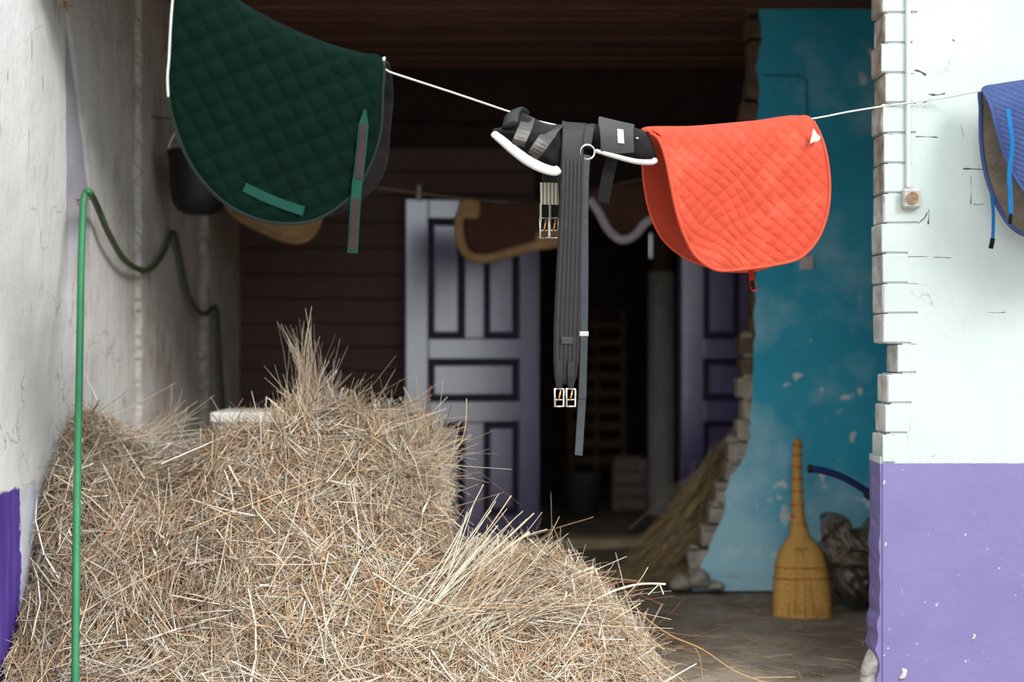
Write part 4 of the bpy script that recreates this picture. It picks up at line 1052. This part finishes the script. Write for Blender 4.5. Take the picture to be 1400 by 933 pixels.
hd = [bpos(1092, 722), bpos(1091, 700), bpos(1090, 670), bpos(1089.5, 640), bpos(1090, 610), bpos(1090, 602)]
tube('handle', hd, .030, M['broom'], br, 12, [1.15, .95, .78, .70, .66, .6])
for y_, r_ in ((706, .0305), (690, .028), (672, .025), (655, .0235), (638, .0225), (622, .0215), (609, .0212)):
    c_ = bpos(1090.3, y_)
    tube('binding', [c_ + Vector((r_ * math.cos(a), r_ * math.sin(a), .002 * math.sin(a))) for a in np.linspace(0, 2 * math.pi, 12, endpoint=False)], .0055, M['broom_tie'], br, 5, closed=True)
for y_, hw in ((775, 36), (790, 38)):
    c_ = bpos(1096, y_); s_ = c_.y / F
    tube('stitching', [c_ + Vector((hw * s_ * math.cos(a) * 1.05, .053 * math.sin(a), 0)) for a in np.linspace(0, 2 * math.pi, 24, endpoint=False)], .0022, M['broom_tie'], br, 4, closed=True)

# crumpled plastic sack in the corner
def sack_to3(x, y, k_): return P(x, y, 6.42) + Vector((0, k_, 0))
sk = puff('plastic_sack', [(1118, 720), (1130, 698), (1150, 702), (1168, 722), (1190, 708), (1215, 712), (1235, 760), (1238, 822), (1190, 824), (1150, 822), (1135, 800), (1125, 765)], 6.42, .16, .14, M['sack'], None, 44, .0, .5, sack_to3)
me = sk.data
for v_ in me.vertices:
    q = v_.co
    fq = Vector((q.x * 5 + q.z * 9, q.y * 6, q.z * 5 - q.x * 2))
    r1 = 1.3 * abs(mnoise.noise(fq)) + .7 * abs(mnoise.noise(fq * 2.7)) + .2 * abs(mnoise.noise(q * 9)) + .5 * abs(mnoise.noise(q * 21 + Vector((4, 0, 0)))) + .3 * abs(mnoise.noise(q * 45))
    v_.co += Vector((mnoise.noise(q * 8) * .03, -.10 * (r1 - .35), mnoise.noise(q * 8 + Vector((0, 5, 0))) * .03)); v_.co.z = max(v_.co.z, .004)
tag(sk, 'crumpled grey-brown plastic sack lying beside the broom', 'sack')
# navy pipe handle
bpp = empty('bent_pipe', P(1260, 900, 5.9)); bpp.location.z = 0; tag(bpp, 'dark blue bent pipe handle sticking out behind the right wall', 'pipe')
tube('pipe', catmull([P(1106, 641, 5.75), P(1125, 644, 5.75), P(1150, 652, 5.75), P(1172, 664, 5.75), P(1190, 677, 5.75), P(1215, 700, 5.75), P(1240, 760, 5.78), Vector((P(1255, 0, 5.8).x, 5.8, .01))], 6), .0145, M['navy'], bpp, 10)
tube('end_cap', [P(1104.5, 641, 5.75), P(1110, 641.5, 5.75)], .0165, M['black_rubber'], bpp, 10)
tube('clamp', [P(1186, 672, 5.75), P(1203, 685, 5.75)], .026, M['black_rubber'], bpp, 10)

# store-room contents
pc = P(905, 712, 9.5); ps = empty('post', (pc.x, pc.y, .03)); tag(ps, 'grey whitewashed round post inside the dark doorway', 'post')
lathe('shaft', [(.095, 0), (.10, .05), (.096, .4), (.094, 1.2), (.092, 1.62)], M['post'], ps, 20, (pc.x, pc.y, .03))
lathe('upper_shaft', [(.07, 1.62), (.07, 2.86)], M['store'], ps, 16, (pc.x, pc.y, .0))
rk = empty('slatted_rack', (P(812, 640, 10.3).x, 10.3, .03)); tag(rk, 'brown slatted wooden rack standing in the dim store room', 'rack')
xa, xb = P(780, 0, 10.3).x, P(852, 0, 10.3).x
for x in (xa, (xa + xb) / 2, xb): box('upright', x - .018, x + .018, 10.28, 10.32, .03, P(0, 425, 10.3).z, M['rack'], rk)
for k_ in range(9):
    zt_ = P(0, 440 + k_ * 23, 10.3).z; box('slat', xa, xb, 10.25, 10.28, zt_ - .055, zt_, M['rack'], rk, .004)
ck = empty('wooden_crate', (P(862, 700, 9.7).x, 9.7, .03)); tag(ck, 'greyish wooden crate on the store room floor beside the post', 'crate')
xa, xb, zt_ = P(838, 0, 9.7).x, P(884, 0, 9.7).x, P(0, 626, 9.7).z
for k_ in range(4):
    a = .04 + (zt_ - .04) * k_ / 4; box('slat', xa, xb, 9.7, 9.715, a, a + (zt_ - .04) / 4 - .012, M['crate'], ck, .003); box('slat', xa, xb, 9.985, 10.0, a, a + (zt_ - .04) / 4 - .012, M['crate'], ck, .003)
for x in (xa, xb - .03): box('corner_post', x, x + .03, 9.715, 9.985, .03, zt_ - .01, M['crate'], ck)
pl = empty('zinc_pail', (P(795, 690, 9.6).x, 9.6, .03)); tag(pl, 'dull metal pail on the store room floor in front of the rack', 'bucket')
lathe('pail', [(0, 0), (.10, 0), (.13, .26), (.137, .265), (.125, .265), (.095, .02), (0, .02)], M['pail'], pl, 24, (P(795, 0, 9.6).x, 9.6, .03))
tube('handle', [Vector((P(795, 0, 9.6).x + .132 * math.cos(a), 9.6 - .10 * math.sin(a), .27 - .05 * math.sin(a))) for a in np.linspace(0, math.pi, 12)], .004, M['steel'], pl, 6)
